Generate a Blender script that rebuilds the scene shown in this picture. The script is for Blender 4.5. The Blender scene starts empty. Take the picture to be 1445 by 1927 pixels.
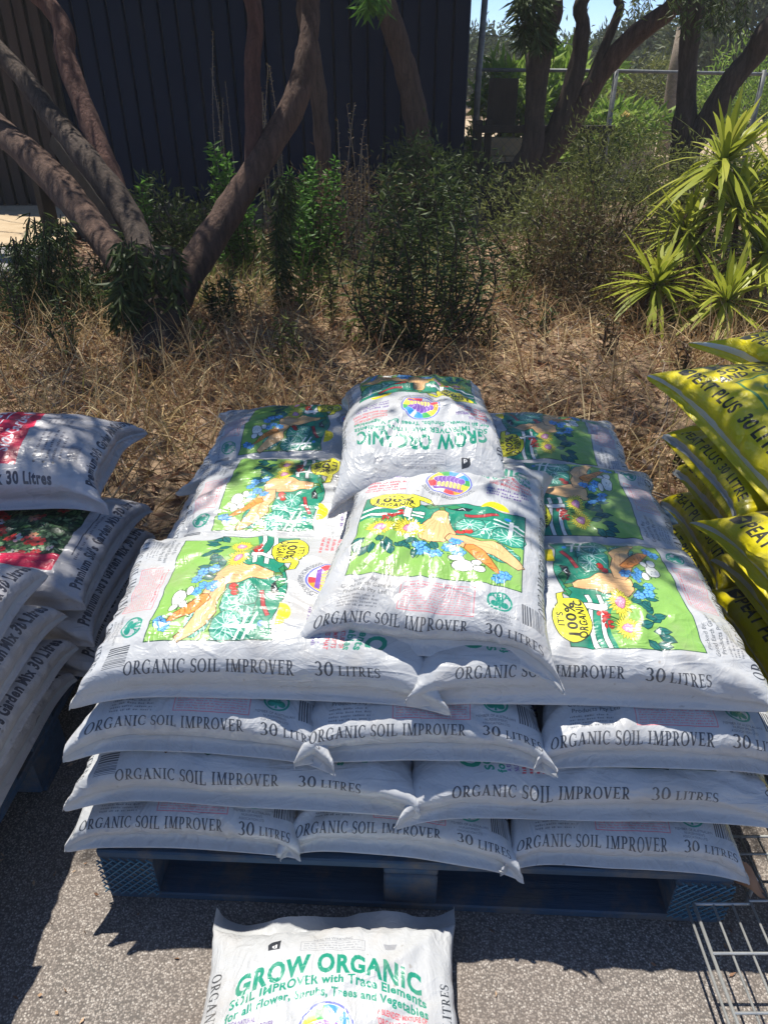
import bpy, bmesh, math, random
import numpy as np
from mathutils import Vector, Matrix

# ------------------------------------------------------------------ camera, sky, sun, exposure
S = bpy.context.scene
FPX, PITCH, CAMH = 1391.0, math.radians(31.5), 1.395
cam_d = bpy.data.cameras.new('camera')
cam = bpy.data.objects.new('camera', cam_d)
S.collection.objects.link(cam)
cam.location = (0, 0, CAMH)
cam.rotation_euler = (math.pi/2 - PITCH, 0, 0)
cam_d.sensor_fit = 'VERTICAL'
cam_d.sensor_height = 36.0
cam_d.lens = FPX/1927.0*36.0
cam_d.clip_start = 0.02
cam_d.clip_end = 900
S.camera = cam

SUN_DIR = Vector((0.19, -0.31, -1.0)).normalized()          # the way the light travels
world = bpy.data.worlds.new('World'); S.world = world
world.use_nodes = True
wn = world.node_tree.nodes; wl = world.node_tree.links
wn.clear()
sky = wn.new('ShaderNodeTexSky'); sky.sky_type = 'NISHITA'; sky.sun_disc = False
sky.sun_elevation = math.asin(-SUN_DIR.z)
sky.sun_rotation = math.atan2(-SUN_DIR.x, -SUN_DIR.y)
sky.altitude = 6500; sky.air_density = 1.0; sky.dust_density = 0.0; sky.ozone_density = 3.0
bg = wn.new('ShaderNodeBackground'); bg.inputs[1].default_value = 0.15
wo = wn.new('ShaderNodeOutputWorld')
wl.new(sky.outputs[0], bg.inputs[0]); wl.new(bg.outputs[0], wo.inputs[0])
sun_d = bpy.data.lights.new('sun', 'SUN'); sun_d.energy = 4.6; sun_d.angle = math.radians(0.53)
sun_d.color = (1.0, 0.95, 0.86)
sun = bpy.data.objects.new('sun', sun_d); S.collection.objects.link(sun)
sun.rotation_euler = SUN_DIR.to_track_quat('-Z', 'Y').to_euler()
sun.location = (-2, 3, 9)
S.view_settings.view_transform = 'Standard'; S.view_settings.look = 'None'
S.view_settings.exposure = 0.48; S.view_settings.gamma = 1.0
S.view_settings.use_curve_mapping = False
S.render.engine = 'CYCLES'
S.cycles.use_denoising = True
S.cycles.max_bounces = 8; S.cycles.transparent_max_bounces = 8

rnd = random.Random(7)
R = math.radians

def at(px, py, z=None, Y=None, x=None):
    """a point of the photograph at a known height, distance or side plane"""
    a = (px-722.5)/FPX; b = (py-963.5)/FPX
    f = math.cos(PITCH)-math.sin(PITCH)*b; d = math.sin(PITCH)+math.cos(PITCH)*b
    t = (CAMH-z)/d if z is not None else (Y/f if Y is not None else x/a)
    return Vector((a*t, f*t, CAMH-d*t))

# ------------------------------------------------------------------ object helpers
def tag(o, label=None, cat=None, group=None, kind=None):
    if label: o['label'] = label
    if cat: o['category'] = cat
    if group: o['group'] = group
    if kind: o['kind'] = kind
    return o

def link(o, parent=None):
    S.collection.objects.link(o)
    if parent is not None: o.parent = parent
    return o

def empty(name, loc=(0, 0, 0), rz=0.0):
    o = bpy.data.objects.new(name, None); link(o)
    o.location = loc; o.rotation_euler = (0, 0, rz); o.empty_display_size = 0.1
    return o

class MB:
    def __init__(s): s.v = []; s.f = []
    def add(s, vs, fs):
        n = len(s.v); s.v += [tuple(p) for p in vs]; s.f += [tuple(i+n for i in q) for q in fs]
    def box(s, c, d, rot=None, bev=0.0):
        x, y, z = d[0]/2, d[1]/2, d[2]/2
        if bev <= 0:
            vs = [Vector((i*x, j*y, k*z)) for i in (-1, 1) for j in (-1, 1) for k in (-1, 1)]
            fs = [(0, 1, 3, 2), (4, 6, 7, 5), (0, 4, 5, 1), (2, 3, 7, 6), (0, 2, 6, 4), (1, 5, 7, 3)]
        else:
            bm = bmesh.new(); bmesh.ops.create_cube(bm, size=1)
            for v in bm.verts: v.co = Vector((v.co.x*2*x, v.co.y*2*y, v.co.z*2*z))
            bmesh.ops.bevel(bm, geom=bm.edges[:], offset=bev, segments=1, affect='EDGES')
            bm.verts.index_update()
            vs = [v.co.copy() for v in bm.verts]; fs = [[v.index for v in f.verts] for f in bm.faces]; bm.free()
        if rot is not None: vs = [rot @ v for v in vs]
        s.add([Vector(c)+v for v in vs], fs)
    def tube(s, pts, rad, n=6, jitter=0.0, caps=True, seed=0):
        pts = [Vector(p) for p in pts]
        if not hasattr(rad, '__len__'): rad = [rad]*len(pts)
        rg = random.Random(seed)
        t0 = (pts[1]-pts[0]).normalized()
        u = t0.orthogonal().normalized()
        vs = []; fs = []
        for i, p in enumerate(pts):
            t = (pts[min(i+1, len(pts)-1)]-pts[max(i-1, 0)])
            t = t.normalized() if t.length > 1e-9 else t0
            u = (u-t*u.dot(t)); u = u.normalized() if u.length > 1e-6 else t.orthogonal().normalized()
            w = t.cross(u)
            for k in range(n):
                a = 2*math.pi*k/n; r = rad[i]*(1+jitter*(rg.random()-.5)*2)
                vs.append(p+(u*math.cos(a)+w*math.sin(a))*r)
        for i in range(len(pts)-1):
            for k in range(n):
                fs.append((i*n+k, i*n+(k+1) % n, (i+1)*n+(k+1) % n, (i+1)*n+k))
        if caps:
            fs.append(tuple(range(n))[::-1]); fs.append(tuple((len(pts)-1)*n+k for k in range(n)))
        s.add(vs, fs)
    def build(s, name, mat, parent=None, smooth=False):
        me = bpy.data.meshes.new(name); me.from_pydata(s.v, [], s.f); me.update()
        if mat: me.materials.append(mat)
        if smooth: me.polygons.foreach_set('use_smooth', [True]*len(me.polygons))
        return link(bpy.data.objects.new(name, me), parent)

def np_mesh(name, V, Fq, mat, parent=None, smooth=False, uv=None):
    """V (n,3), Fq (m,k) all polygons with k corners"""
    me = bpy.data.meshes.new(name)
    m, k = Fq.shape
    me.vertices.add(len(V)); me.vertices.foreach_set('co', np.ascontiguousarray(V, dtype=np.float32).ravel())
    me.loops.add(m*k); me.loops.foreach_set('vertex_index', np.ascontiguousarray(Fq, dtype=np.int32).ravel())
    me.polygons.add(m); me.polygons.foreach_set('loop_start', np.arange(0, m*k, k, dtype=np.int32))
    me.polygons.foreach_set('loop_total', np.full(m, k, dtype=np.int32))
    if smooth: me.polygons.foreach_set('use_smooth', np.ones(m, dtype=bool))
    if uv is not None:
        l = me.uv_layers.new(name='UVMap')
        l.data.foreach_set('uv', np.ascontiguousarray(uv, dtype=np.float32).ravel())
    me.update(calc_edges=True); me.validate()
    if mat: me.materials.append(mat)
    return link(bpy.data.objects.new(name, me), parent)

def vnoise(x, y, seed=0):
    x = np.asarray(x, dtype=float); y = np.asarray(y, dtype=float)
    rg = np.random.RandomState(seed); G = rg.rand(64, 64)*2-1
    xi = np.floor(x).astype(int); yi = np.floor(y).astype(int)
    fx = x-xi; fy = y-yi; fx = fx*fx*(3-2*fx); fy = fy*fy*(3-2*fy)
    g = lambda i, j: G[i % 64, j % 64]
    return (g(xi, yi)*(1-fx)+g(xi+1, yi)*fx)*(1-fy)+(g(xi, yi+1)*(1-fx)+g(xi+1, yi+1)*fx)*fy

# ------------------------------------------------------------------ materials
def srgb(r, g, b):
    f = lambda c: (c/255/12.92) if c/255 <= .04045 else ((c/255+.055)/1.055)**2.4
    return (f(r), f(g), f(b), 1)

class NT:
    def __init__(s, name):
        s.m = bpy.data.materials.new(name); s.m.use_nodes = True
        s.t = s.m.node_tree; s.t.nodes.clear()
        s.out = s.n('ShaderNodeOutputMaterial'); s.p = s.n('ShaderNodeBsdfPrincipled')
        s.l(s.p.outputs[0], s.out.inputs[0])
    def n(s, k, **kw):
        o = s.t.nodes.new(k)
        for a, b in kw.items(): setattr(o, a, b)
        return o
    def l(s, a, b): s.t.links.new(a, b)
    def coord(s, which='Object', scale=(1, 1, 1)):
        c = s.n('ShaderNodeTexCoord'); m = s.n('ShaderNodeMapping'); m.inputs['Scale'].default_value = scale
        s.l(c.outputs[which], m.inputs[0]); return m.outputs[0]
    def noise(s, vec, scale, detail=4, rough=.55, dist=0.0):
        o = s.n('ShaderNodeTexNoise'); o.inputs['Scale'].default_value = scale; o.inputs['Detail'].default_value = detail
        o.inputs['Roughness'].default_value = rough; o.inputs['Distortion'].default_value = dist
        s.l(vec, o.inputs['Vector']); return o.outputs['Fac']
    def ramp(s, fac, stops, interp='LINEAR'):
        r = s.n('ShaderNodeValToRGB'); e = r.color_ramp.elements; r.color_ramp.interpolation = interp
        while len(e) > 1: e.remove(e[0])
        e[0].position = stops[0][0]; e[0].color = stops[0][1]
        for p, c in stops[1:]:
            q = e.new(p); q.color = c
        s.l(fac, r.inputs[0]); return r.outputs[0]
    def mix(s, fac, a, b, mode='MIX'):
        m = s.n('ShaderNodeMix', data_type='RGBA', blend_type=mode)
        for v, i in ((fac, 0), (a, 6), (b, 7)):
            if hasattr(v, 'is_output'): s.l(v, m.inputs[i])
            else: m.inputs[i].default_value = v
        return m.outputs[2]
    def bump(s, h, strength=.3, dist=.01, prev=None):
        b = s.n('ShaderNodeBump'); b.inputs['Strength'].default_value = strength; b.inputs['Distance'].default_value = dist
        s.l(h, b.inputs['Height'])
        if prev is not None: s.l(prev, b.inputs['Normal'])
        return b.outputs[0]
    def math(s, op, a, b=None):
        m = s.n('ShaderNodeMath', operation=op)
        for v, i in ((a, 0), (b, 1)):
            if v is None: continue
            if hasattr(v, 'is_output'): s.l(v, m.inputs[i])
            else: m.inputs[i].default_value = v
        return m.outputs[0]

def c4(r, g, b): return (r, g, b, 1)

def simple(name, a, b, scale=8, rough=.7, bump=.3, bdist=.01, detail=5, stretch=(1, 1, 1), metallic=0, spec=.4):
    t = NT(name); v = t.coord('Object', stretch)
    f = t.noise(v, scale, detail, .6)
    t.l(t.ramp(f, [(.3, c4(*a)), (.7, c4(*b))]), t.p.inputs['Base Color'])
    t.p.inputs['Roughness'].default_value = rough; t.p.inputs['Metallic'].default_value = metallic
    t.p.inputs['Specular IOR Level'].default_value = spec
    t.l(t.bump(t.noise(v, scale*3, 4), bump, bdist), t.p.inputs['Normal'])
    return t.m

def leaf_mat(name, cols, trans=.35, rough=.5, scale=3.0):
    """each leaf (island) takes its own colour out of the ramp"""
    t = NT(name)
    g = t.n('ShaderNodeNewGeometry')
    v = t.coord('Object'); f = t.noise(v, scale, 2)
    k = t.math('ADD', t.math('MULTIPLY', g.outputs['Random Per Island'], .65), t.math('MULTIPLY', f, .35))
    n = len(cols)
    col = t.ramp(k, [(.12+.76*i/max(1, n-1), c4(*c)) for i, c in enumerate(cols)])
    t.l(col, t.p.inputs['Base Color']); t.p.inputs['Roughness'].default_value = rough
    t.p.inputs['Specular IOR Level'].default_value = .35
    tr = t.n('ShaderNodeBsdfTranslucent'); t.l(col, tr.inputs[0])
    mx = t.n('ShaderNodeMixShader'); mx.inputs[0].default_value = trans
    t.l(t.p.outputs[0], mx.inputs[1]); t.l(tr.outputs[0], mx.inputs[2]); t.l(mx.outputs[0], t.out.inputs[0])
    return t.m

M = {}
# exposed-aggregate asphalt
t = NT('asphalt'); v = t.coord('Object')
vo = t.n('ShaderNodeTexVoronoi'); vo.inputs['Scale'].default_value = 290; t.l(v, vo.inputs['Vector'])
sep = t.n('ShaderNodeSeparateColor'); t.l(vo.outputs['Color'], sep.inputs[0])
grain = t.ramp(sep.outputs[0], [(0, c4(.14, .12, .105)), (.35, c4(.25, .217, .19)), (.6, c4(.34, .30, .265)), (.85, c4(.42, .375, .33)), (1, c4(.56, .52, .47))])
big = t.noise(v, 2.2, 6, .6)
col = t.mix(t.ramp(vo.outputs['Distance'], [(.25, c4(0, 0, 0)), (.75, c4(1, 1, 1))]), grain, c4(.11, .098, .088))
col = t.mix(t.ramp(big, [(.35, c4(.0, .0, .0)), (.75, c4(.4, .4, .4))]), col, c4(.24, .175, .14))
t.l(col, t.p.inputs['Base Color']); t.p.inputs['Roughness'].default_value = .8
b1 = t.bump(vo.outputs['Distance'], .55, -.0025); t.l(t.bump(t.noise(v, 40, 5), .3, .004, b1), t.p.inputs['Normal'])
M['asphalt'] = t.m
# garden earth, dry and sandy
t = NT('garden_earth'); v = t.coord('Object')
f1 = t.noise(v, 9, 8, .7); f2 = t.noise(v, 1.3, 4)
col = t.mix(f2, t.ramp(f1, [(.3, c4(.06, .036, .024)), (.5, c4(.2, .12, .075)), (.7, c4(.42, .28, .18))]),
            t.ramp(f1, [(.3, c4(.12, .08, .048)), (.7, c4(.46, .34, .21))]))
t.l(col, t.p.inputs['Base Color']); t.p.inputs['Roughness'].default_value = .95
t.l(t.bump(t.noise(v, 30, 6, .7), .8, .03), t.p.inputs['Normal']); M['earth'] = t.m
M['sand'] = simple('pale_sand', (.42, .31, .19), (.58, .46, .31), 5, .95, .4, .02)
M['concrete'] = simple('old_concrete', (.22, .21, .20), (.34, .33, .32), 6, .85, .3, .01)
M['kerb'] = simple('kerb_stone', (.2, .19, .17), (.3, .29, .27), 12, .9, .4, .01)
# painted pallet timber
def pallet_mat(name, blue, worn):
    t = NT(name); v = t.coord('Object', (1.5, 14, 14))
    g1 = t.noise(v, 5, 6, .65); w = t.noise(t.coord('Object'), 7, 6, .7)
    col = t.mix(t.ramp(w, [(.5, c4(0, 0, 0)), (.66, c4(.85, .85, .85))]), t.ramp(g1, [(.3, c4(*[c*.6 for c in blue])), (.7, c4(*blue))]), c4(*worn))
    t.l(col, t.p.inputs['Base Color']); t.p.inputs['Roughness'].default_value = .75
    t.l(t.bump(g1, .5, .004), t.p.inputs['Normal']); return t.m
M['pallet'] = pallet_mat('blue_pallet_timber', (.035, .085, .15), (.13, .115, .10))
M['pallet_old'] = pallet_mat('faded_blue_timber', (.03, .085, .17), (.13, .12, .11))
M['net'] = simple('blue_net', (.04, .13, .22), (.07, .19, .27), 30, .6, .2, .002)
M['steel'] = simple('galvanised_wire', (.42, .43, .42), (.56, .57, .56), 25, .38, .2, .001, metallic=.55)
M['dark_steel'] = simple('weathered_steel', (.12, .13, .13), (.24, .25, .25), 14, .55, .2, .003, metallic=.3)
M['navy'] = simple('navy_cladding', (.002, .009, .030), (.004, .015, .048), 1.5, .6, .12, .004, stretch=(1, 1, .2), spec=.12)
M['brown_slat'] = simple('brown_slat', (.022, .012, .009), (.05, .028, .02), 3, .7, .3, .006, stretch=(6, 6, .5))
M['dark_timber'] = simple('dark_timber', (.02, .016, .013), (.05, .04, .03), 4, .8, .4, .006, stretch=(3, 3, 1))
M['timber'] = simple('bleached_timber', (.18, .14, .11), (.34, .28, .22), 5, .85, .4, .006, stretch=(2, 8, 8))
def bark(name, a, b, s=3):
    t = NT(name); v = t.coord('Object', (9, 9, 1.6))
    n1 = t.noise(v, s, 8, .7, .15); n2 = t.noise(t.coord('Object'), 2, 4)
    vr = t.n('ShaderNodeTexVoronoi', feature='DISTANCE_TO_EDGE'); vr.inputs['Scale'].default_value = 4.5; t.l(v, vr.inputs['Vector'])
    col = t.mix(t.ramp(n2, [(.35, c4(0, 0, 0)), (.7, c4(1, 1, 1))]), t.ramp(n1, [(.35, c4(*a)), (.7, c4(*b))]),
                t.ramp(n1, [(.35, c4(*[q*.55 for q in a])), (.7, c4(*[q*.8 for q in b]))]))
    col = t.mix(t.ramp(vr.outputs['Distance'], [(.0, c4(.4, .4, .4)), (.05, c4(0, 0, 0))]), col, c4(*[q*.3 for q in a]))
    t.l(col, t.p.inputs['Base Color']); t.p.inputs['Roughness'].default_value = .92
    bb = t.bump(vr.outputs['Distance'], .5, .012); t.l(t.bump(n1, .7, .02, bb), t.p.inputs['Normal']); return t.m
M['bark'] = bark('grey_brown_bark', (.07, .038, .026), (.165, .098, .07))
M['bark_red'] = bark('red_brown_bark', (.085, .036, .026), (.16, .078, .058))
M['bark_dark'] = bark('dark_bark', (.04, .027, .02), (.11, .078, .06))
M['leaf_dark'] = leaf_mat('dark_narrow_leaf', [(.03, .048, .014), (.06, .095, .026), (.11, .155, .045)])
M['leaf_canopy'] = leaf_mat('canopy_leaf', [(.03, .05, .015), (.05, .085, .025), (.09, .12, .04)], .3)
M['leaf_bright'] = leaf_mat('bright_leaf', [(.06, .15, .022), (.10, .24, .035), (.16, .33, .06)], .45)
M['leaf_olive'] = leaf_mat('olive_leaf', [(.09, .11, .028), (.17, .19, .05), (.26, .28, .09)], .35)
M['leaf_brown'] = leaf_mat('withered_twig_leaf', [(.08, .045, .025), (.16, .11, .055), (.11, .115, .04)], .25)
M['leaf_yucca'] = leaf_mat('strap_leaf', [(.20, .25, .022), (.38, .42, .045), (.56, .55, .10)], .4, .38)
M['leaf_far'] = leaf_mat('far_tree_leaf', [(.035, .055, .022), (.07, .10, .04), (.12, .15, .07)], .3)
M['leaf_paleyel'] = leaf_mat('pale_yellow_leaf', [(.14, .25, .035), (.26, .40, .07), (.38, .48, .12)], .45)  # pale yellow-green leaf colour
M['grass_dry'] = leaf_mat('dry_grass', [(.18, .075, .04), (.36, .20, .09), (.56, .40, .19), (.78, .64, .36), (.26, .12, .06), (.27, .28, .08)], .3, .7, 1.2)
M['grass_green'] = leaf_mat('green_grass', [(.08, .12, .025), (.16, .22, .05), (.3, .3, .1)], .4, .6, 1.2)
M['litter'] = leaf_mat('leaf_litter', [(.10, .05, .03), (.26, .14, .08), (.46, .30, .18), (.62, .47, .33)], .1, .7, 2)
M['flower'] = leaf_mat('cream_petal', [(.7, .55, .2), (.85, .72, .4)], .3)
M['flower_white'] = leaf_mat('pale_petal', [(.7, .6, .5), (.8, .75, .68)], .3)
M['dead_leaf'] = leaf_mat('orange_dead_leaf', [(.42, .2, .1), (.55, .3, .18)], .2, .6)
# ------------------------------------------------------------------ printing: a small rasteriser for the bag artwork
SSF = 2
class Canvas:
    def __init__(s, w, h, ppc, bgc):
        s.w, s.h, s.k = w, h, ppc*SSF
        s.a = np.empty((int(h*s.k), int(w*s.k), 3), dtype=np.uint8); s.a[:] = bgc
        s.xf = None
    def P(s, pts):
        p = np.asarray(pts, dtype=float).reshape(-1, 2)
        if s.xf is not None: p = s.xf(p)
        return p*s.k
    def poly(s, pts, col):
        p = s.P(pts); x, y = p[:, 0], p[:, 1]; x2, y2 = np.roll(x, -1), np.roll(y, -1)
        H, W = s.a.shape[:2]
        r0, r1 = max(0, int(math.floor(y.min()))), min(H-1, int(math.ceil(y.max())))
        for r in range(r0, r1+1):
            yc = r+.5
            m = ((y <= yc) & (y2 > yc)) | ((y2 <= yc) & (y > yc))
            if not m.any(): continue
            xs = np.sort(x[m]+(yc-y[m])/(y2[m]-y[m])*(x2[m]-x[m]))
            for a, b in zip(xs[::2], xs[1::2]):
                a = max(0, int(math.ceil(a-.5))); b = min(W, int(math.ceil(b-.5)))
                if b > a: s.a[r, a:b] = col
    def tris(s, V, T, col):
        p = s.P(V); H, W = s.a.shape[:2]; c = np.array(col, dtype=np.uint8)
        for i, j, k in T:
            A, B, C = p[i], p[j], p[k]
            x0, x1 = int(min(A[0], B[0], C[0])), int(max(A[0], B[0], C[0]))+1
            y0, y1 = int(min(A[1], B[1], C[1])), int(max(A[1], B[1], C[1]))+1
            x0 = max(0, x0); y0 = max(0, y0); x1 = min(W, x1); y1 = min(H, y1)
            if x1 <= x0 or y1 <= y0: continue
            gx = np.arange(x0, x1)[None, :]+.5; gy = np.arange(y0, y1)[:, None]+.5
            d1 = (B[0]-A[0])*(gy-A[1])-(B[1]-A[1])*(gx-A[0])
            d2 = (C[0]-B[0])*(gy-B[1])-(C[1]-B[1])*(gx-B[0])
            d3 = (A[0]-C[0])*(gy-C[1])-(A[1]-C[1])*(gx-C[0])
            m = ((d1 >= 0) & (d2 >= 0) & (d3 >= 0)) | ((d1 <= 0) & (d2 <= 0) & (d3 <= 0))
            s.a[y0:y1, x0:x1][m] = c
    def line(s, pts, w, col, closed=False):
        pts = [np.array(p, dtype=float) for p in pts]
        if closed: pts.append(pts[0])
        for a, b in zip(pts[:-1], pts[1:]):
            d = b-a; L = math.hypot(*d)
            if L < 1e-6: continue
            n = np.array([-d[1], d[0]])/L*w/2; e = d/L*w*.3
            s.poly([a-e+n, b+e+n, b+e-n, a-e-n], col)
    def blob(s, pts, col, edge=(25, 50, 40), w=.14):
        s.poly(pts, col)
        if edge is not None: s.line(pts, w, edge, True)
    def ell(s, cx, cy, rx, ry, col, edge=None, w=.14, rot=0, n=28, wob=0, seed=0):
        rg = random.Random(seed); c, q = math.cos(rot), math.sin(rot); pts = []
        for i in range(n):
            a = 2*math.pi*i/n; k = 1+wob*(rg.random()-.5)*2
            x, y = rx*math.cos(a)*k, ry*math.sin(a)*k
            pts.append((cx+x*c-y*q, cy+x*q+y*c))
        s.blob(pts, col, edge, w)
    def text(s, txt, x0, x1, y, h, col, bold=0.0, warp=None, serif=False, shear=0.0):
        """fit txt between x0 and x1, base line y, cap height h"""
        V, T, w = serif_text(txt) if serif else font_text(txt, bold)
        V = V.copy(); V[:, 0] = x0+(V[:, 0]+V[:, 1]*shear)/w*(x1-x0); V[:, 1] = y+V[:, 1]*h
        if warp is not None: V = warp(V)
        s.tris(V, T, col)
    def words(s, x0, x1, y0, y1, nl, col, seed=0, fill=.55, ragged=.3):
        """print too small to read: rows of word-length strokes"""
        rg = random.Random(seed); lh = (y1-y0)/nl
        for i in range(nl):
            y = y1-(i+1)*lh+lh*(1-fill)/2; x = x0; xe = x1-(x1-x0)*ragged*rg.random()
            while x < xe:
                w = rg.uniform(.35, 1.3)*lh*2.2; e = min(x+w, xe)
                xx = x
                while xx < e-.02:
                    ww = rg.uniform(.25, .5)*lh*.8
                    hh = lh*fill*rg.choice((.75, .75, 1))
                    s.poly([(xx, y), (min(xx+ww, e), y), (min(xx+ww, e), y+hh), (xx, y+hh)], col); xx += ww+lh*.16
                x = e+lh*.5
    def image(s, name):
        H, W = s.a.shape[0]//SSF, s.a.shape[1]//SSF
        a = s.a[:H*SSF, :W*SSF].reshape(H, SSF, W, SSF, 3).mean(axis=(1, 3))/255.0
        im = bpy.data.images.new(name, W, H); px = np.ones((H, W, 4), dtype=np.float32); px[..., :3] = a
        im.pixels.foreach_set(px.ravel()); im.update(); im.pack(); return im

_ft = {}
_capH = None
def font_text(txt, bold=0.0):
    global _capH
    if (txt, bold) in _ft: return _ft[(txt, bold)]
    def mesh(tt, b):
        cu = bpy.data.curves.new('lettering', 'FONT'); cu.body = tt; cu.resolution_u = 3; cu.offset = b
        cu.space_character = 1.0+b*3
        ob = bpy.data.objects.new('lettering', cu); S.collection.objects.link(ob)
        dg = bpy.context.evaluated_depsgraph_get(); me = ob.evaluated_get(dg).to_mesh()
        me.calc_loop_triangles()
        V = np.array([v.co[:2] for v in me.vertices]); T = [tuple(l.vertices) for l in me.loop_triangles]
        ob.evaluated_get(dg).to_mesh_clear(); bpy.data.objects.remove(ob); bpy.data.curves.remove(cu)
        return V, T
    if _capH is None: _capH = mesh('H', 0)[0][:, 1].max()
    V, T = mesh(txt, bold); V = V/_capH; V[:, 0] -= V[:, 0].min()
    _ft[(txt, bold)] = (V, T, V[:, 0].max()); return _ft[(txt, bold)]

def _bar(x0, y0, x1, y1): return [(x0, y0), (x1, y0), (x1, y1), (x0, y1)]
def _dia(x0, y0, x1, y1, w): return [(x0-w/2, y0), (x0+w/2, y0), (x1+w/2, y1), (x1-w/2, y1)]
def _ring(cx, cy, rx, ry, a0, a1, tk, tn, n=22):
    o = []; prev = None
    for i in range(n+1):
        a = math.radians(a0+(a1-a0)*i/n)
        c, q = math.cos(a), math.sin(a)
        pr = ((cx+rx*c, cy+ry*q), (cx+(rx-tk)*c, cy+(ry-tn)*q))
        if prev: o.append([prev[0], pr[0], pr[1], prev[1]])
        prev = pr
    return o
def serif_glyph(ch):
    TK, TN, SF, q = .17, .075, .055, []
    sf = lambda x, y, w=.36: q.append(_bar(x-w/2, y, x+w/2, y+SF) if y < .5 else _bar(x-w/2, y-SF, x+w/2, y))
    stem = lambda x, t=TK: q.append(_bar(x-t/2, 0, x+t/2, 1))
    if ch == 'O': return _ring(.42, .5, .42, .52, 0, 360, TK, TN, 30), .84
    if ch == '0': return _ring(.29, .5, .29, .52, 0, 360, .15, TN, 30), .58
    if ch == 'I': stem(.2); sf(.2, 0); sf(.2, 1); return q, .4
    if ch == 'L':
        stem(.2); sf(.2, 0); sf(.2, 1); q.append(_bar(.2, 0, .66, .075)); q.append([(.58, .0), (.68, 0), (.68, .26), (.63, .26)]); return q, .7
    if ch == 'E':
        stem(.2); sf(.2, 0); sf(.2, 1)
        q += [_bar(.2, 0, .64, .075), _bar(.2, .925, .62, 1), _bar(.2, .48, .5, .55), [(.57, 0), (.67, 0), (.67, .25), (.63, .25)],
              [(.57, 1), (.65, 1), (.65, .77), (.61, .77)], _bar(.46, .41, .52, .62)]; return q, .7
    if ch == 'T':
        stem(.36); sf(.36, 0); q += [_bar(.02, .925, .70, 1), [(.0, .75), (.05, .75), (.11, 1), (.01, 1)], [(.67, .75), (.72, .75), (.71, 1), (.61, 1)]]; return q, .72
    if ch in 'PR':
        stem(.2); sf(.2, 0, .36); sf(.2, 1, .36)
        r = .26; q += [_bar(.2, .925, .36, 1), _bar(.2, .43, .36, .5)]
        q += _ring(.36, .715, r+.02, .285, -90, 90, TK, TN, 14)
        if ch == 'R': q += [_dia(.34, .47, .66, 0, .19), _bar(.58, 0, .80, SF)]; return q, .78
        return q, .66
    if ch == 'C':
        q += _ring(.42, .5, .42, .52, 48, 318, TK, TN, 24); q += [[(.66, .62), (.72, .62), (.72, .97), (.67, .92)]]; return q, .76
    if ch == 'G':
        q += _ring(.42, .5, .42, .52, 48, 300, TK, TN, 24)
        q += [_bar(.58, .03, .74, .42), _bar(.48, .38, .82, .43), [(.66, .64), (.72, .64), (.72, .97), (.67, .92)]]; return q, .84
    if ch == 'S':
        q += _ring(.29, .735, .27, .285, 38, 262, .15, TN, 18); q += _ring(.29, .265, .28, .285, -142, 82, .15, TN, 18)
        q += [[(.12, .58), (.24, .62), (.46, .42), (.34, .38)], _bar(.49, .70, .54, .97), _bar(.02, .03, .07, .32)]; return q, .58
    if ch == 'A': q += [_dia(.12, 0, .39, 1, TN+.02), _dia(.68, 0, .40, 1, TK+.02), _bar(.22, .3, .58, .37), _bar(0, 0, .26, SF), _bar(.52, 0, .84, SF)]; return q, .84
    if ch == 'V': q += [_dia(.40, 0, .14, 1, TK+.02), _dia(.42, 0, .68, 1, TN+.02), _bar(0, 1-SF, .30, 1), _bar(.55, 1-SF, .80, 1)]; return q, .8
    if ch == 'N': q += [_bar(.14, 0, .22, 1), _dia(.17, 1, .74, 0, .18), _bar(.70, 0, .78, 1), _bar(.02, 0, .34, SF), _bar(.0, 1-SF, .2, 1), _bar(.58, 1-SF, .9, 1)]; return q, .9
    if ch == 'M':
        q += [_bar(.13, 0, .20, 1), _dia(.20, 1, .50, 0, .17), _dia(.50, 0, .80, 1, .09), _bar(.78, 0, .95, 1)]
        q += [_bar(.02, 0, .32, SF), _bar(.68, 0, 1.05, SF), _bar(.02, 1-SF, .2, 1), _bar(.8, 1-SF, 1.05, 1)]; return q, 1.06
    if ch == '3': q += _ring(.24, .74, .24, .28, -80, 150, .14, TN, 16); q += _ring(.25, .27, .28, .29, -150, 85, .15, TN, 16); return q, .54
    return q, .34
def serif_text(txt):
    V = []; T = []; x = 0.0
    for ch in txt:
        sc = 1.0
        if ch.islower(): sc = .78; ch = ch.upper()
        g, w = serif_glyph(ch)
        for p in g:
            n = len(V); V += [(x+a*sc, b*sc) for a, b in p]; T += [(n, n+i, n+i+1) for i in range(1, len(p)-1)]
        x += (w+.09)*sc
    return np.array(V), T, x-.09

INK = (66, 70, 76); PURP = (112, 92, 150); RED = (205, 80, 90); GRN = (32, 140, 115)

def side_xf(c, side):
    """draw as if standing at that side of the sheet: returns (x along, y inward) -> canvas"""
    W, H = c.w, c.h
    if side == 'left': return lambda p: np.stack([p[:, 1], H-p[:, 0]], 1)
    if side == 'right': return lambda p: np.stack([W-p[:, 1], p[:, 0]], 1)
    return None

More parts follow.
